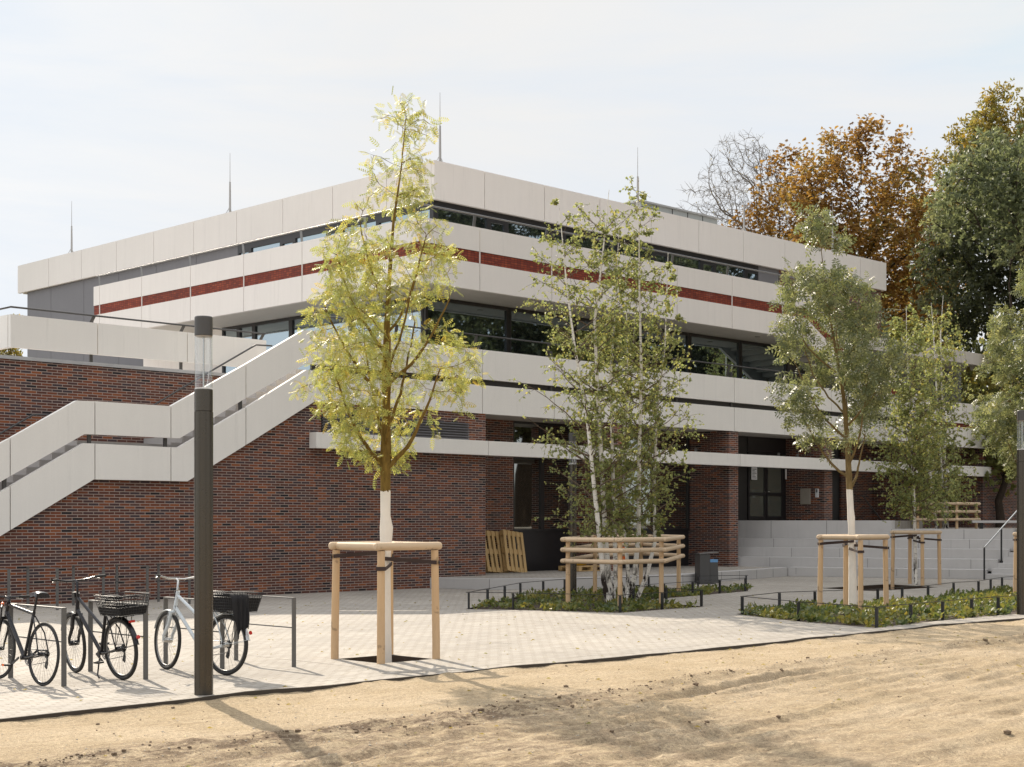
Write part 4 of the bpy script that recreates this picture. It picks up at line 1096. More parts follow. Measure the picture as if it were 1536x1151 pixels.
class TreeShape:
    """trunk polyline + envelope: rows of (z, half width to -x, half width to +x, half depth)"""
    def __init__(s,trunk,env,seed):
        s.T=np.array([p[:3] for p in trunk],float); s.r=np.array([p[3] for p in trunk],float)
        s.env=np.array(env,float); s.rs=np.random.RandomState(seed); s.wood=MB(); s.br=MB(); s.twig=MB(); s.P=[]; s.A=[]
        s.wood.tube([tuple(p) for p in s.T],list(s.r),12)
    def axis(s,z): return np.array([np.interp(z,s.T[:,2],s.T[:,k]) for k in range(3)])
    def rad(s,z): return float(np.interp(z,s.T[:,2],s.r))
    def half(s,z,phi):
        l,r_,d=[np.interp(z,s.env[:,0],s.env[:,k]) for k in (1,2,3)]
        rx=r_ if math.cos(phi)>0 else l
        return 1/math.sqrt((math.cos(phi)/max(rx,.02))**2+(math.sin(phi)/max(d,.02))**2)
    def branches(s,n,zmin,slope=(.7,1.3),r0=.35,nt=7,nl=6,twl=.35,wander=.12,fill=(.65,1.0),droop=0,inner=.3,zbias=None):
        rs=s.rs; z0,z1=s.env[0,0],s.env[-1,0]
        zs=np.linspace(z0,z1,400); w=np.array([(np.interp(z,s.env[:,0],s.env[:,1])+np.interp(z,s.env[:,0],s.env[:,2]))*np.interp(z,s.env[:,0],s.env[:,3])**.5+.12 for z in zs]); cw=np.cumsum(w)/w.sum()
        for i in range(n):
            zt=float(np.interp((i+rs.uniform(0,1))/n,cw,zs)); phi=i*2.39996+rs.uniform(-.5,.5)
            h=s.half(zt,phi)*rs.uniform(*fill); dirn=np.array([math.cos(phi),math.sin(phi),0])
            zst=zt-h*rs.uniform(*slope); zst=min(max(zst,zmin+rs.uniform(0,.25)*(z1-zmin)*.25),s.T[-1,2]-.05)
            a=s.axis(zst); e=s.axis(min(zt,s.T[-1,2])); e=np.array([e[0],e[1],zt])+dirn*h
            L=np.linalg.norm(e-a)
            if L<.05: continue
            c=a+dirn*h*.45+np.array([0,0,(zt-zst)*.30])+rs.normal(size=3)*L*.06
            pts=bez(a,c,e,8); pts[1:]+=rs.normal(size=(7,3))*L*wander*.12*np.linspace(.3,1,7)[:,None]
            if droop: pts[:,2]-=droop*L*np.linspace(0,1,8)**2.2
            rb=min(s.rad(zst)*.62,.012+.017*L)*(r0/.35)
            s.br.tube([tuple(p) for p in pts],list(np.linspace(rb,.0035,8)),6,False)
            s.twigs(pts,nt,nl,twl*max(.25,min(1.2,L)),inner,droop)
    def twigs(s,pts,nt,nl,tl,inner,droop=0):
        rs=s.rs; m=len(pts)
        for k in range(nt):
            t=inner+(1-inner)*rs.uniform(0,1)**.8; f=t*(m-1); i=min(int(f),m-2); p=pts[i]+(pts[i+1]-pts[i])*(f-i)
            tg=unit(pts[i+1]-pts[i]); d=unit(tg*.75+rs.normal(size=3)*.7+np.array([0,0,.12-droop*.8])); l=tl*rs.uniform(.5,1.2)
            q=bez(p,p+d*l*.55+np.array([0,0,.05*l]),p+d*l+np.array([0,0,-(.08+droop)*l]),4)
            s.twig.tube([tuple(x) for x in q],[.0045,.0035,.0028,.002],4,False)
            for j in range(nl):
                g=rs.uniform(.15,1); h=g*3; ii=min(int(h),2); s.P.append(q[ii]+(q[ii+1]-q[ii])*(h-ii)); s.A.append(d)
        for j in range(max(2,nl//2)): s.P.append(pts[-1]+rs.normal(size=3)*.02); s.A.append(unit(pts[-1]-pts[-2]))
    def colonize(s,n,zmin,D,di,dk,tip,lpn,spread,shell=.30,clump=(1.0,-.05),up=.10,leafr=2.6,noise=.18,iters=140,ztop=None,expo=2.25,twl=None,tD=None,wmin=.02,limbs=(),trunk_from=None):
        """grow limbs towards points spread through the crown outline (space colonisation), so that they fork and bend like real ones"""
        rs=s.rs; z0,z1=s.env[0,0],s.env[-1,0]; AT=[]
        zs=np.linspace(z0,z1,300); w=np.array([(np.interp(z,s.env[:,0],s.env[:,1])+np.interp(z,s.env[:,0],s.env[:,2]))*np.interp(z,s.env[:,0],s.env[:,3])+wmin for z in zs]); cw=np.cumsum(w)/w.sum(); off=rs.uniform(0,50)
        tries=0
        while len(AT)<n and tries<n*40:
            tries+=1
            z=float(np.interp(rs.uniform(),cw,zs)); ph=rs.uniform(0,6.2832); h=s.half(z,ph); q=math.sqrt(rs.uniform(shell*shell,1.0))*h
            a=s.axis(min(z,s.T[-1,2])); p=np.array([a[0]+q*math.cos(ph),a[1]+q*math.sin(ph),z])
            if mnoise.noise(Vector(p*clump[0])+Vector((off,0,0)))<clump[1]: continue
            AT.append(p)
        AT=np.array(AT); nodes=[]; par=[]; zz=np.arange(zmin,s.T[-1,2]-.2*D,tD or D)
        for z in zz: nodes.append(s.axis(z)); par.append(len(nodes)-2 if len(nodes)>1 else -1)
        rl={}
        for q,r_a,r_b in limbs:
            s.br.tube([tuple(x) for x in q],list(np.linspace(r_a,r_b,len(q))),8,False)
            for k in range(len(q)//3,len(q)): rl[len(nodes)]=r_a+(r_b-r_a)*k/(len(q)-1); nodes.append(np.array(q[k])); par.append(-1)
        nt=len(nodes); alive=np.ones(len(AT),bool); from_=KDTree
        for it in range(iters):
            kd=KDTree(len(nodes))
            for i,p in enumerate(nodes): kd.insert(p,i)
            kd.balance(); acc={}
            for k in np.nonzero(alive)[0]:
                co,i,d=kd.find(AT[k])
                if d<dk: alive[k]=False; continue
                if d<di:
                    v=(AT[k]-nodes[i])/d
                    acc[i]=acc[i]+v if i in acc else v
            if not acc: break
            added=0
            for i,v in acc.items():
                d=unit(unit(v)+rs.normal(size=3)*noise+np.array([0,0,up])); p=nodes[i]+d*D
                if kd.find(p)[2]<D*.35: continue
                nodes.append(p); par.append(i); added+=1
            if not added: break
        N=len(nodes); ch=[[] for _ in range(N)]
        for i in range(N):
            if par[i]>=0: ch[par[i]].append(i)
        r=np.zeros(N)
        for i in range(N-1,-1,-1):
            r[i]=tip if not ch[i] else sum(r[c]**expo for c in ch[i])**(1/expo)
        start=[i for i in range(nt,N) if par[i]<nt]+[]
        stack=[(par[i],i) for i in start]
        while stack:
            pa,i=stack.pop(); chain=[pa,i]
            while ch[i]:
                c=sorted(ch[i],key=lambda k:-r[k])
                for k in c[1:]: stack.append((i,k))
                i=c[0]; chain.append(i)
            pts=[tuple(nodes[k]) for k in chain]; 
            lim_=rl.get(pa,s.rad(nodes[pa][2])*.75) if pa<nt else 9
            rr=[min(r[chain[1]]*1.15,lim_)]+[min(r[k],lim_) for k in chain[1:]]
            s.br.tube(pts,rr,6 if rr[0]>tip*3 else 4,False)
        P=np.array(nodes)
        for i in range(nt,N):
            if r[i]<tip*leafr and lpn:
                tg=unit(P[i]-P[par[i]])
                for j in range(lpn):
                    d=unit(tg*.6+rs.normal(size=3)*.8+np.array([0,0,.05])); l=spread*rs.uniform(.25,1)
                    q=P[i]+d*l
                    if twl and (j==0 or lpn==4): s.twig.tube([tuple(P[i]),tuple(P[i]+d*l*.5),tuple(q)],[tip*.7,tip*.55,tip*.4],4,False)
                    s.P.append(q); s.A.append(d)
        return N
    def finish(s,root,bark_m,twig_m,crown_args,trunk_name='trunk',crown_name='crown'):
        s.wood.build(trunk_name,bark_m,root); 
        s.br.build('branches',bark_m,root)
        tw_=s.twig.build('twigs',twig_m,root); tw_['kind']='stuff'
        return scatter_leaves(crown_name,np.array(s.P),np.array(s.A),parent=root,rs=s.rs,**crown_args)
def rows(spec,X0,Z,zoff=0,depth=None):   # crown outline surveyed at distance Z: (y, xl, xr) -> envelope about trunk x (per row)
    out=[]
    for y,xl,xr in spec:
        z=EYE+(HZ-y)/F*Z-zoff; out.append((z,xl,xr))
    return sorted(out)
def outline(spec,Z,x_at,zoff=0.0,dk=1.0):
    """spec rows (y, xl, xr); x_at(z) trunk x offset in metres from X0px; returns env"""
    env=[]
    for y,xl,xr in spec:
        z=EYE+(HZ-y)/F*Z-zoff; c=x_at(z)
        l=max(.05,c-xl*Z/F); r=max(.05,xr*Z/F-c); env.append((z,l,r,dk*(l+r)/2))
    return sorted(env)
# --- golden green tree in the front frame
t1=thing('golden_tree','slender golden green tree with whitewashed trunk in the front wooden frame','tree',T1+Vector((0,0,-.09)))
Z1=T1.y
tr=[(.0,0,0,.083),(-.0,0,.6,.070),(.0,0,1.35,.066),(.012,0,1.75,.085),(.0,0,1.9,.064),(.0,0,2.5,.066),(.005,0,2.62,.074),(.01,0,3.2,.052),(.0,.02,3.7,.05),(.02,.0,4.3,.040),(.05,0,4.9,.027),(.10,0,5.6,.017),(.20,0,6.3,.009),(.26,0,6.95,.004)]
pxs=570.0
e1=outline([(y_,xl_*1.08,xr_*1.06) for y_,xl_,xr_ in [(705,-25,30),(690,-55,60),(660,-80,95),(630,-95,125),(590,-112,140),(560,-110,145),(530,-108,135),(500,-115,105),(470,-112,110),(440,-100,125),(410,-105,140),(380,-112,95),(355,-92,80),(330,-60,75),(290,-48,68),(250,-46,62),(215,-32,70),(180,-12,66),(150,15,50)]],Z1,lambda z: np.interp(z,[p[2] for p in tr],[p[0] for p in tr]),-.09)
s=TreeShape(tr,e1,11)
LIMB=[(-.62,-.2,2.5,3.75,.032),(.72,-.15,2.48,3.75,.034),(-.3,.55,2.8,4.2,.024),(.35,.5,3.0,4.35,.024),(.1,-.6,2.75,4.1,.024),(-.75,.05,3.35,4.55,.026),(.80,.1,3.55,4.65,.026),(.4,-.45,3.7,4.8,.02),(-.6,-.1,3.95,5.2,.022),(.5,.15,4.2,5.4,.02),(-.3,.35,4.5,5.6,.016)]
LQ=[]
for (xe,ye,zs_,ze,r) in LIMB:
    a=s.axis(zs_); e=np.array([xe,ye,ze]); q=bez(a,a+np.array([xe*.60,ye*.60,(ze-zs_)*.30]),e,13); q[2:]+=np.cumsum(s.rs.normal(size=(11,3))*.008,axis=0); LQ.append((q,r,.009))
nn=s.colonize(860,3.0,.10,1.3,.16,.0034,7,.13,shell=.3,clump=(1.2,.03),up=.28,leafr=2.8,noise=.17,twl=True,tD=.42,wmin=.50,limbs=LQ)
s.finish(t1,M['bark_mossy'],M['twig'],dict(tmpl=leaf_pinnate(5,.115,.032,.0125),m=M['leaf_gold'],size=(.45,1.35),up=.5,droop=.5))
# --- ash trees with white trunks
def ash(name,label,loc,lean,spec,seed,base_px,paint=True,scale=1.0,zoff=0.0):
    o=thing(name,label,'tree',loc); Z=loc.y
    tr=[(0,0,0,.090),(lean*.02,0,.8,.074),(lean*.05,0,1.7,.064),(lean*.06,0,1.83,.074),(lean*.08,0,2.0,.062),(lean*.13,0,2.65,.060),(lean*.18,0,3.3,.047),(lean*.30,0,4.2,.036),(lean*.60,0,5.3,.024),(lean*.88,0,6.3,.013),(lean*1.05,0,7.4,.004)]
    x_at=lambda z: np.interp(z,[p[2] for p in tr],[p[0] for p in tr])
    env=outline([(y,xl-base_px,xr-base_px) for y,xl,xr in spec],Z,x_at,loc.z)
    s=TreeShape(tr,env,seed)
    LQ=[]; rr=np.random.RandomState(seed+5)
    for k in range(10):
        zs_=2.35+.25*k; ph=k*2.4+.3; zt_=zs_+rr.uniform(1.0,1.4); h=s.half(zt_,ph)*.62; a=s.axis(zs_); e=np.array([math.cos(ph)*h,math.sin(ph)*h,zt_]); e[:2]+=s.axis(zt_)[:2]
        q=bez(a,a+(e-a)*np.array([.6,.6,.3]),e,13); q[2:]+=np.cumsum(rr.normal(size=(11,3))*.010,axis=0); LQ.append((q,.031-.0014*k,.010))
    s.colonize(560,3.0,.11,1.4,.185,.0036,6,.16,shell=.35,clump=(1.15,.0),up=.28,leafr=2.6,noise=.16,twl=True,tD=.5,wmin=.15,limbs=LQ)
    s.finish(o,M['bark_ash'],M['twig'],dict(tmpl=leaf_pinnate(3,.16,.090,.030),m=M['leaf_ash'],size=(.5,1.25),up=.45,droop=.35)); return o
ash('ash_tree','young ash tree with a whitewashed trunk in the long bed beside the sand',T2+Vector((0,0,-.03)),-.62,[(700,1240,1285),(665,1200,1305),(625,1165,1325),(590,1152,1342),(560,1140,1358),(535,1145,1365),(505,1155,1362),(480,1162,1350),(455,1150,1322),(425,1155,1300),(405,1172,1278),(380,1188,1272),(355,1198,1278),(335,1195,1270),(312,1210,1250)],21,1281)
ash('ash_tree','young ash tree at the right edge, its crown cut by the picture edge',T4+Vector((0,0,-.03)),-.2,[(720,1530,1590),(690,1500,1620),(650,1468,1660),(610,1455,1680),(580,1465,1690),(550,1480,1690),(520,1470,1680),(490,1480,1660),(470,1490,1640),(430,1530,1620),(390,1545,1600),(350,1550,1590)],33,1564)
# --- birches
def birch(name,label,loc,stems,spec,seed,base_px,nbr,leaf=.06,droop=.35,cat='tree',tl=.5,hang=0,group=None,nl=8,nt=7,fill=(.3,1.0)):
    o=thing(name,label,cat,loc,0,group); Z=loc.y; rs=np.random.RandomState(seed); P=[];A=[]; tw=MB()
    env=[]
    for y,xl,xr in spec:
        env.append((EYE+(HZ-y)/F*Z-loc.z,(xl-base_px)*Z/F,(xr-base_px)*Z/F))
    env=np.array(sorted(env))
    for i,st in enumerate(stems):
        x0=st['x0']; 
        tr=[(p[0],p[1],p[2],p[3]) for p in st['pts']]
        zt=tr[-1][2]; ev=[]
        x_at=lambda z: np.interp(z,[p[2] for p in tr],[p[0] for p in tr])
        for z,l,r_ in env:
            if z>zt+.15: continue
            w=st.get('w',.6); c=x_at(z); L=min(max(.06,c-l),w*1.6); Rr=min(max(.06,r_-c),w*1.6); ev.append((z,L,Rr,w*.9))
        ev.append((zt+.05,.06,.06,.06))
        s=TreeShape(tr,ev,seed*7+i)
        s.branches(int(nbr*st.get('k',1)),st.get('zmin',1.4),(.5,1.1),.26,nt,nl,tl,.15,fill,droop*.35,.2)
        if hang:
            pts=[]
            for _ in range(hang):
                z=rs.uniform(ev[0][0]+.8,zt); ph=rs.uniform(0,6.28); h=s.half(z,ph)*rs.uniform(.5,1.0); a=s.axis(z)+np.array([math.cos(ph),math.sin(ph),0])*h
                l=rs.uniform(.5,1.5); q=np.array([a,a+np.array([.03,.02,-.35*l]),a+np.array([.05,0,-.7*l]),a+np.array([.04,.03,-l])]); s.twig.tube([tuple(p) for p in q],[.004,.003,.0025,.002],4,False)
                for j in range(int(22*l)): 
                    g=rs.uniform(0,1); s.P.append(q[0]+(q[3]-q[0])*g+rs.normal(size=3)*.035); s.A.append(np.array([0,0,-1.]))
        s.wood.build('trunk',M['bark_birch'],o); s.br.build('branches',M['birch_branch'],o); tw_=s.twig.build('twigs',M['twig'],o); tw_['kind']='stuff'; P+=s.P; A+=s.A
    scatter_leaves('crown',np.array(P),np.array(A),leaf_quad(leaf,leaf*.74),M['leaf_birch'],o,rs,(.5,1.4),.2,.65,None,.25,.8); return o
def stem(x0,xs,ztop,r,dy=0,zs=None,w=.6,k=1,zmin=1.4,Z=32.3,ly=0):
    n=len(xs); zz=zs or list(np.linspace(0,ztop,n)); pts=[]
    for i,(x,z) in enumerate(zip(xs,zz)):
        t=i/(n-1); pts.append(((x-x0)*Z/F,dy+ly*t,z,r*(1-t)**.8+.005))
    return dict(x0=x0,pts=pts,w=w,k=k,zmin=zmin)
def zy(y,Z,base=0.0): return EYE+(HZ-y)/F*Z-base
ZB=31.6
left_spec=[(805,810,960),(780,775,1000),(750,770,1030),(700,775,1045),(650,780,1055),(600,775,1052),(550,775,1042),(500,785,1032),(450,790,1022),(400,788,1022),(350,792,1012),(310,790,998),(280,820,975),(265,845,965)]
zB=lambda y: zy(y,ZB)
b1=Vector(((918-768)/F*ZB,ZB,-.03))
birch('birch_clump','clump of tall white stemmed birches, left half, inside the three railed guard',b1,[
 stem(918,[912,905,899,890,880,862,850,838],0,.062,-.15,[0,.5,1.4,2.6,4.0,5.4,6.7,zB(300)],.85,1.15,1.3,ZB,.1),
 stem(918,[918,914,909,903,897,893,905,915],0,.066,.10,[0,.5,1.4,3.0,4.6,6.0,7.4,zB(278)],.75,1.1,1.6,ZB,.2),
 stem(918,[921,925,924,921,918,925,932],0,.05,.35,[0,.6,1.6,3.2,4.8,6.2,zB(330)],.7,.9,1.5,ZB,.3)],left_spec,5,918,64,.060,.35,nl=10,nt=8)
ZB2=32.6
b2=Vector(((942-768)/F*ZB2,ZB2,-.03))
birch('birch_clump','clump of tall white stemmed birches, right half, inside the three railed guard',b2,[
 stem(942,[938,951,957,958,961,958,957],0,.064,-.1,[0,.55,1.5,3.2,5.0,6.8,zy(268,ZB2)],.75,1.1,1.6,ZB2,-.1),
 stem(942,[942,944,940,938,945,940],0,.045,.3,[0,.6,1.6,3.4,5.2,zy(350,ZB2)],.6,.8,1.5,ZB2,.3),
 stem(942,[955,972,984,983,988,1000,1005],0,.05,.2,[0,.6,1.3,2.6,4.2,5.6,zy(372,ZB2)],.78,1.15,1.3,ZB2,.2),
 stem(942,[944,930,922,945,960],0,.04,.5,[0,.6,1.6,3.6,zy(430,ZB2)],.6,.7,1.6,ZB2,.4)],left_spec,6,942,58,.060,.35,nl=10,nt=8)
b3=T3+Vector((0,0,-.12))
birch('birch_tree','single slim birch in the square guard in front of the seating steps',b3,[
 stem(1375,[1375,1374,1373,1371,1368,1366,1362,1362],0,.05,0,[0,.9,2.0,3.2,4.4,5.4,6.6,zy(452,40.8)],1.15,2.4,1.9,40.8,.1)],
 [(770,1340,1400),(740,1322,1425),(700,1312,1440),(650,1308,1442),(600,1310,1440),(550,1318,1425),(510,1325,1415),(470,1340,1395),(450,1350,1375)],8,1375,62,.075,.5,tl=.55,nl=10,nt=9)
b4=FB+Vector((0,0,-.1))
birch('birch_tree','tall drooping birches behind the distant guard on the upper terrace',b4,[
 stem(1427,[1412,1403,1397,1390,1385],0,.055,-.2,[0,1.4,2.6,4.2,5.2],.8,.7,1.6,51.5,-.2),
 stem(1427,[1425,1423,1419,1414,1411,1408],0,.055,.1,[0,1.5,3.5,5.5,7.2,8.3],1.15,1.2,1.6,51.5,.3),
 stem(1427,[1431,1431,1428,1426,1425,1430],0,.06,.3,[0,1.5,3.5,5.5,7.2,8.6],1.15,1.3,1.6,51.5,.4)],
 [(770,1375,1480),(740,1368,1490),(700,1365,1488),(650,1372,1480),(600,1378,1475),(550,1385,1470),(500,1390,1462),(450,1400,1445),(430,1412,1436)],9,1427,44,.085,.6,tl=.5,hang=45,nl=9,nt=7)
# --- big trees beyond the building
def big_tree(name,label,loc,spec,seed,base_px,bark_m,leaf_m,tmpl,trunk_r,nbr,nt,nl,tl,natt=1900,lpn=17,spread=.8,step=.5,kill=.95,clump=(.28,-.08),tb=None,limbs=6,group='tall trees beyond the building',size=(.7,1.25),dk=.8,up=.5,slope=(.4,1.1),inner=.25,fill=(.35,1.0),crown=True,zmin=None,tD=1.1):
    o=thing(name,label,'tree',loc,0,group); Z=loc.y
    zs=[zy(y,Z,loc.z) for y,_,_ in spec]; zt=max(zs); zb=min(zs)
    mid=[(zy(y,Z,loc.z),((xl+xr)/2-base_px)*Z/F) for y,xl,xr in spec]; mid.sort()
    rs=np.random.RandomState(seed); n=10; tr=[]
    for i in range(n):
        z=zt*.66*i/(n-1); x=np.interp(z,[m[0] for m in mid],[m[1] for m in mid])*min(1,(z/zt))*.6 + (rs.normal()*.006*zt if i else 0)
        tr.append((x,rs.normal()*.006*zt if i else 0,z,trunk_r*(1-i/(n-1))**.9+.02))
    x_at=lambda z: np.interp(z,[p[2] for p in tr],[p[0] for p in tr])
    env=outline([(y,xl-base_px,xr-base_px) for y,xl,xr in spec],Z,x_at,loc.z,dk)
    s=TreeShape(tr,env,seed); zmin=zmin if zmin else zb*.8
    N_=s.colonize(natt,zmin,step,9.0,kill,.022,lpn,spread,shell=.3,clump=clump,up=.08,leafr=2.5,noise=.22,iters=120,tD=tD)
    s.wood.build('trunk',bark_m,o); s.br.build('branches',bark_m,o); 
    if crown:
        P=np.array(s.P); A=np.array(s.A)
        # colour drifts slowly through the crown from leaf group to leaf group
        ti=np.clip(.45+.38*np.sin(P[:,0]*.8+P[:,2]*.6+seed)*np.sin(P[:,2]*.9+P[:,1]*.7)+rs.normal(size=len(P))*.18,0,1)
        scatter_leaves('crown',P,A,tmpl,leaf_m,o,rs,size,up,.25,ti,.4,.8)
    return o
CH=[(505,1200,1430),(470,1180,1445),(430,1160,1448),(390,1150,1448),(350,1150,1440),(310,1165,1412),(270,1175,1402),(235,1190,1392),(205,1222,1382),(188,1255,1360),(180,1280,1335)]
tuft=leaf_tuft(7,.30,.11,1); palm=leaf_palm(5,.17,.07)
big_tree('chestnut_tree','big rusty brown chestnut tree rising over the right end of the building',Vector(((1295-768)/F*82,82,-.25)),CH,41,1295,M['bark_dark'],M['leaf_rust'],palm,.42,120,22,8,1.0,natt=3800,lpn=34,spread=.85,clump=(.30,-.30),limbs=14,zmin=6,dk=.6,fill=(.5,1.04),slope=(.3,.9),inner=.45,up=1.3)
big_tree('chestnut_tree','smaller half bare rusty tree left of the big chestnut',Vector(((1185-768)/F*86,86,-.25)),[(420,1050,1250),(390,1055,1255),(360,1070,1255),(330,1085,1250),(300,1110,1245),(270,1125,1240),(240,1150,1235),(218,1175,1225)],42,1185,M['bark_dark'],M['leaf_rust'],palm,.34,80,20,9,.85,natt=2600,lpn=21,spread=.8,clump=(.35,-.2),limbs=13,zmin=7,dk=.6,inner=.6,fill=(.55,1),up=1.3)
bt=thing('bare_tree','almost leafless grey tree left of the rusty chestnuts','tree',Vector(((1128-768)/F*90,90,-.25)),0,'tall trees beyond the building')
tr=[(0,0,0,.36),(.1,0,4,.31),(-.1,.1,8,.28),(.2,0,11,.22),(.5,0,14,.15),(.6,0,17,.08),(.5,0,19,.04)]
env=outline([(y,xl-1128,xr-1128) for y,xl,xr in [(400,1060,1180),(360,1035,1190),(330,1022,1190),(300,1018,1180),(270,1028,1172),(240,1045,1160),(215,1072,1145),(201,1088,1128)]],90,lambda z: np.interp(z,[p[2] for p in tr],[p[0] for p in tr]),-.25,.75)
s=TreeShape(tr,env,77); s.colonize(3400,7.0,.36,8.0,.46,.013,4,.7,shell=.2,clump=(.35,-.15),up=.03,leafr=2.2,noise=.24,iters=140,twl=True)
for k_ in range(1):
    tw_=s.twig.build('twigs',M['bark_grey'],bt); tw_['kind']='stuff'
s.wood.build('trunk',M['bark_grey'],bt); s.br.build('branches',M['bark_grey'],bt)
idx=s.rs.rand(len(s.P))<.10
scatter_leaves('crown',np.array(s.P)[idx],np.array(s.A)[idx],leaf_tuft(2,.16,.06,2),M['leaf_yellow'],bt,s.rs,(.4,1.0))
DK=[(700,1390,1640),(600,1370,1680),(540,1372,1690),(480,1370,1690),(420,1368,1690),(370,1370,1680),(330,1378,1660),(290,1385,1640),(260,1392,1620),(235,1410,1600),(215,1440,1580),(195,1480,1560)]
big_tree('dark_tree','tall dark green tree at the right behind the terrace',Vector(((1505-768)/F*72,72,-.25)),DK,44,1505,M['bark_dark'],M['leaf_dark'],tuft,.5,150,15,7,1.0,natt=3400,lpn=17,spread=.85,clump=(.30,-.2),limbs=9,zmin=3,dk=.6,fill=(.5,1.05),inner=.5)
big_tree('pale_tree','tall pale green tree whose feathery top stands before the yellowing crown at the right',Vector(((1500-768)/F*66,66,-.25)),[(385,1440,1640),(360,1405,1650),(335,1390,1650),(310,1390,1640),(275,1400,1630),(245,1415,1610),(220,1440,1590),(205,1470,1560)],52,1500,M['bark_dark'],M['leaf_pale'],leaf_tuft(7,.30,.10,6),.4,110,16,8,.95,natt=2100,lpn=14,spread=.8,clump=(.38,-.1),limbs=9,zmin=9,dk=.6,fill=(.5,1.05),inner=.45)
big_tree('yellowing_tree','yellow green tree crown showing above the dark trees at the right',Vector(((1490-768)/F*92,92,-.25)),[(330,1390,1600),(290,1395,1610),(250,1400,1610),(220,1405,1600),(195,1425,1600),(175,1445,1590),(160,1500,1580),(135,1520,1570)],45,1490,M['bark_dark'],M['leaf_yellow'],tuft,.45,120,11,6,1.2,limbs=8,zmin=10,dk=.6)
big_tree('olive_tree','olive green tree filling the gap behind the right end of the building',Vector(((1390-768)/F*66,66,-.25)),[(690,1300,1470),(640,1290,1480),(580,1300,1480),(530,1310,1465),(490,1325,1455),(460,1345,1440),(440,1370,1420)],46,1390,M['bark_dark'],M['leaf_mid'],leaf_tuft(5,.34,.15,3),.25,120,11,7,.9,limbs=6,zmin=1.5,dk=.6)
big_tree('dark_tree','dark tree between the chestnut and the olive green tree',Vector(((1350-768)/F*96,96,-.25)),[(700,1290,1480),(620,1290,1475),(560,1290,1475),(500,1285,1475),(450,1290,1470),(400,1310,1465),(360,1330,1460),(320,1350,1445),(295,1370,1430)],47,1350,M['bark_dark'],M['leaf_mid'],tuft,.35,100,10,7,1.2,limbs=6,zmin=1.5,dk=.6)
big_tree('olive_tree','low yellow green tree beside the dark tree at the right edge',Vector(((1500-768)/F*60,60,-.25)),[(720,1440,1590),(660,1430,1600),(610,1435,1600),(560,1450,1590),(520,1470,1570),(500,1500,1550)],48,1500,M['bark_dark'],M['leaf_mid'],leaf_tuft(5,.30,.14,4),.22,95,11,7,.85,limbs=5,zmin=1.2,dk=.6)
big_tree('yellowing_tree','small yellowing tree glimpsed at the left edge above the terrace wall',Vector(((22-768)/F*95,95,-.25)),[(600,-30,60),(550,-30,55),(520,-25,50),(490,-10,44),(472,10,36)],49,22,M['bark_dark'],M['leaf_yellow'],tuft,.25,60,9,6,1.0,limbs=4,zmin=4,group='trees far off at the left')
# trees to the right of the picture that the windows mirror
def mirror_tree(src,label,x,y,sc,rz):
    c=copy_tree(src); c.location=(x,y,-.25); c['label']=label; c['group']='trees beside the yard, right of the picture'; c.rotation_euler=(0,0,rz); c.scale=(sc,sc,sc)
dk=[o for o in bpy.data.objects if o.name=='dark_tree'][0]; ol=[o for o in bpy.data.objects if o.name=='olive_tree'][0]
for i,(src,x,y,sc,rz,l) in enumerate(((dk,46,66,1.5,1.0,'farthest from the camera'),(dk,44,55,1.45,2.2,'second farthest from the camera'),(ol,38,48,1.5,3.1,'olive one'),(dk,45,44,1.5,4.0,'middle dark one'),(dk,44,33,1.5,5.0,'nearer dark one'),(dk,47,22,1.5,.3,'nearest to the camera'))):
    l='tree outside the right edge mirrored in the windows, '+l
    mirror_tree(src,l,x,y,sc,rz)
# --- ground cover in the beds
def in_poly(p,poly):
    c=False; n=len(poly)
    for i in range(n):
        a,b_=poly[i],poly[i-1]
        if (a.y>p[1])!=(b_.y>p[1]) and p[0]<(b_.x-a.x)*(p[1]-a.y)/(b_.y-a.y)+a.x: c=not c
    return c
def cover(name,label,poly,n,seed,m,hgt=.12,gap=.42):
    rs=np.random.RandomState(seed); xs=[p.x for p in poly]; ys=[p.y for p in poly]; P=[];A=[];ti=[]
    while len(P)<n:
        x,y=rs.uniform(min(xs),max(xs)),rs.uniform(min(ys),max(ys))
        if not in_poly((x,y),poly): continue
        q=mnoise.noise(Vector((x*1.1+seed,y*1.1,0)))
        if q+.5*mnoise.noise(Vector((x*4.1,y*4.1,seed)))<-.12+gap*rs.uniform(-.6,.6): continue
        h=hgt*(.5+.9*max(0,mnoise.noise(Vector((x*2.3,y*2.3,4)))+.35))
        tcl=.5+.5*mnoise.noise(Vector((x*.8,y*.8,9)))
        for _ in range(9):
            P.append((x+rs.normal()*.05,y+rs.normal()*.05,-.03+h*rs.uniform(.15,1))); a=rs.normal(size=3); a[2]=abs(a[2])*.8; A.append(unit(a)); ti.append(np.clip(tcl+rs.normal()*.2,0,1))
    o=scatter_leaves(name,np.array(P),np.array(A),leaf_quad(.10,.058),m,None,rs,(.6,1.35),.9,-.15,np.array(ti),.8,.35)
    return tag(o,label,'ground cover',None,'stuff')
cover('ground_cover','low green ground cover in the forked bed below the birches',bed1,5200,3,M['leaf_cover'],.11,.35)
cover('ground_cover','low yellow green ground cover in the long bed beside the sand',bed2,10500,4,M['leaf_cover'],.12,.35)

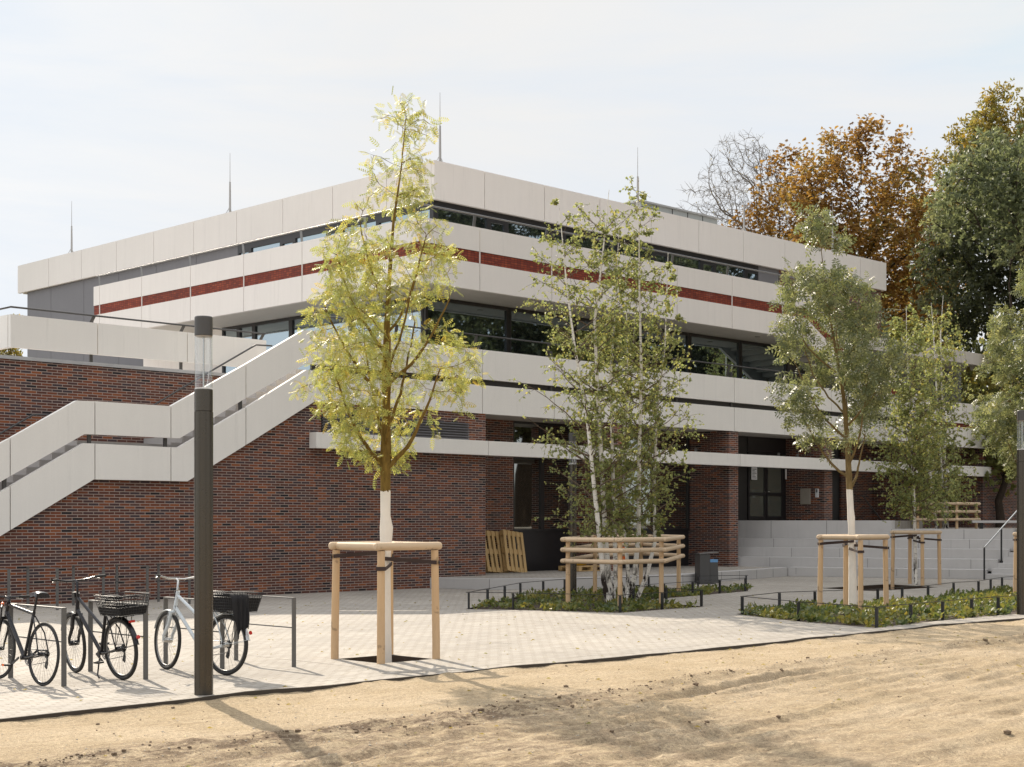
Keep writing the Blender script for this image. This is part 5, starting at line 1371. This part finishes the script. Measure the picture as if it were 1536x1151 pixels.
# --- fallen leaves
rs=np.random.RandomState(12); P=[];A=[]
for _ in range(900):
    u=rs.uniform(5,30); v=rs.uniform(12.7,27) if rs.rand()<.7 else rs.uniform(8,12.6)
    p=W(u,v)
    if any(in_poly((p.x,p.y),q) for q in (bed1,bed2,pit1,pit3)): continue
    z=.006 if v>12.65 else sand_z(u,v)[0]+.008
    P.append((p.x,p.y,z)); a=rs.normal(size=3); a[2]=.05; A.append(unit(a))
o=scatter_leaves('fallen_leaves',np.array(P),np.array(A),leaf_quad(.05,.022,.3),M['leaf_yellow'],None,rs,(.5,1.3),4.0,0,None,1.0,.0)
tag(o,'small yellow fallen leaves scattered over the paving and sand','leaves',None,'stuff')
# ------------------------------------------------------------------ sky, sun, camera
SUN_EL,SUN_AZ=36.0,-25.0                    # degrees; azimuth from straight ahead, left negative
w=bpy.data.worlds.new('World'); SC.world=w; w.use_nodes=True; nt=w.node_tree; nt.nodes.clear()
sky=nt.nodes.new('ShaderNodeTexSky'); sky.sky_type='NISHITA'; sky.sun_disc=False
sky.sun_elevation=R(SUN_EL); sky.sun_rotation=R(SUN_AZ); sky.altitude=50; sky.air_density=1.0; sky.dust_density=.7; sky.ozone_density=1.2
tc=nt.nodes.new('ShaderNodeTexCoord'); mp=nt.nodes.new('ShaderNodeMapping'); mp.inputs['Scale'].default_value=(1.3,1.3,9); mp.inputs['Rotation'].default_value=(.12,.05,.5)
nz=nt.nodes.new('ShaderNodeTexNoise'); nz.inputs['Scale'].default_value=1.7; nz.inputs['Detail'].default_value=7; nz.inputs['Roughness'].default_value=.6; nz.inputs['Distortion'].default_value=.5
rp=nt.nodes.new('ShaderNodeValToRGB'); rp.color_ramp.elements[0].position=.30; rp.color_ramp.elements[0].color=(.45,.45,.45,1); rp.color_ramp.elements[1].position=.68; rp.color_ramp.elements[1].color=(.99,.99,.99,1)
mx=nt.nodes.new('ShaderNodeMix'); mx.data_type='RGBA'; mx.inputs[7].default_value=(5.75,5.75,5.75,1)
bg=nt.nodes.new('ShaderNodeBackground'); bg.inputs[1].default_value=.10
out=nt.nodes.new('ShaderNodeOutputWorld')
L_=nt.links.new
# cloud layer boosted overhead, above the view, to add fill in the shade
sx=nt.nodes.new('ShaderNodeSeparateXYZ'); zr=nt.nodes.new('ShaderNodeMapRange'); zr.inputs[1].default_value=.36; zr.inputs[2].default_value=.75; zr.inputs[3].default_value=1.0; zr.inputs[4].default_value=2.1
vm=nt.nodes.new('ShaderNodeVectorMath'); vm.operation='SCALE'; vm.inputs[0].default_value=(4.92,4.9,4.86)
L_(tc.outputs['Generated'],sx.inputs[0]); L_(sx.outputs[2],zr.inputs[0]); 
# and boosted far left, mostly out of view, to brighten the left facade
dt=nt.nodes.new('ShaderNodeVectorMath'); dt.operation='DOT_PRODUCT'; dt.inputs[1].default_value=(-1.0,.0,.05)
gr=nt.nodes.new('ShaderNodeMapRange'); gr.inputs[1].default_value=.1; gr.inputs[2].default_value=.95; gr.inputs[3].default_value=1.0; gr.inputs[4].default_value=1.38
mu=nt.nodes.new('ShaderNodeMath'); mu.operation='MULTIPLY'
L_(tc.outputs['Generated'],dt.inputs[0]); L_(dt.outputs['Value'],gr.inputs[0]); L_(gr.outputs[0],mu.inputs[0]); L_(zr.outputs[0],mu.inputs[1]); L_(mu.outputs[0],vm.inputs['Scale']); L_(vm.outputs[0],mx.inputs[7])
L_(tc.outputs['Generated'],mp.inputs[0]); L_(mp.outputs[0],nz.inputs['Vector']); L_(nz.outputs['Fac'],rp.inputs[0])
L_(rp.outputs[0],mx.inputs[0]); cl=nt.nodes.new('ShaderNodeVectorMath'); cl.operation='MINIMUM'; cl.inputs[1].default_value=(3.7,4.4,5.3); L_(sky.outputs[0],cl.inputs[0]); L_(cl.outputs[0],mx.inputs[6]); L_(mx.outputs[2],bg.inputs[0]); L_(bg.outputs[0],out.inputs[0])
sd=bpy.data.lights.new('sun','SUN'); sd.energy=3.7; sd.angle=R(.5); sd.color=(1.0,.89,.74)
so_=bpy.data.objects.new('sun',sd); COL.objects.link(so_)
az,el=R(SUN_AZ),R(SUN_EL); dirv=Vector((math.sin(az)*math.cos(el),math.cos(az)*math.cos(el),math.sin(el)))
so_.rotation_euler=dirv.to_track_quat('Z','Y').to_euler(); so_.location=dirv*60
cd=bpy.data.cameras.new('camera'); cam=bpy.data.objects.new('camera',cd); COL.objects.link(cam)
cd.sensor_fit='HORIZONTAL'; cd.sensor_width=36; cd.lens=F/1536*36; cd.shift_x=0; cd.shift_y=(HZ-575.5)/1536
cd.clip_start=.1; cd.clip_end=3000; cam.location=(0,0,EYE); cam.rotation_euler=(R(90),0,0); SC.camera=cam
SC.view_settings.view_transform='Standard'; SC.view_settings.look='None'; SC.view_settings.exposure=0.85; SC.view_settings.gamma=1
SC.cycles.max_bounces=8; SC.cycles.transparent_max_bounces=12; SC.cycles.sample_clamp_indirect=6
for o in bpy.data.objects:
    if 'org' in o: del o['org']
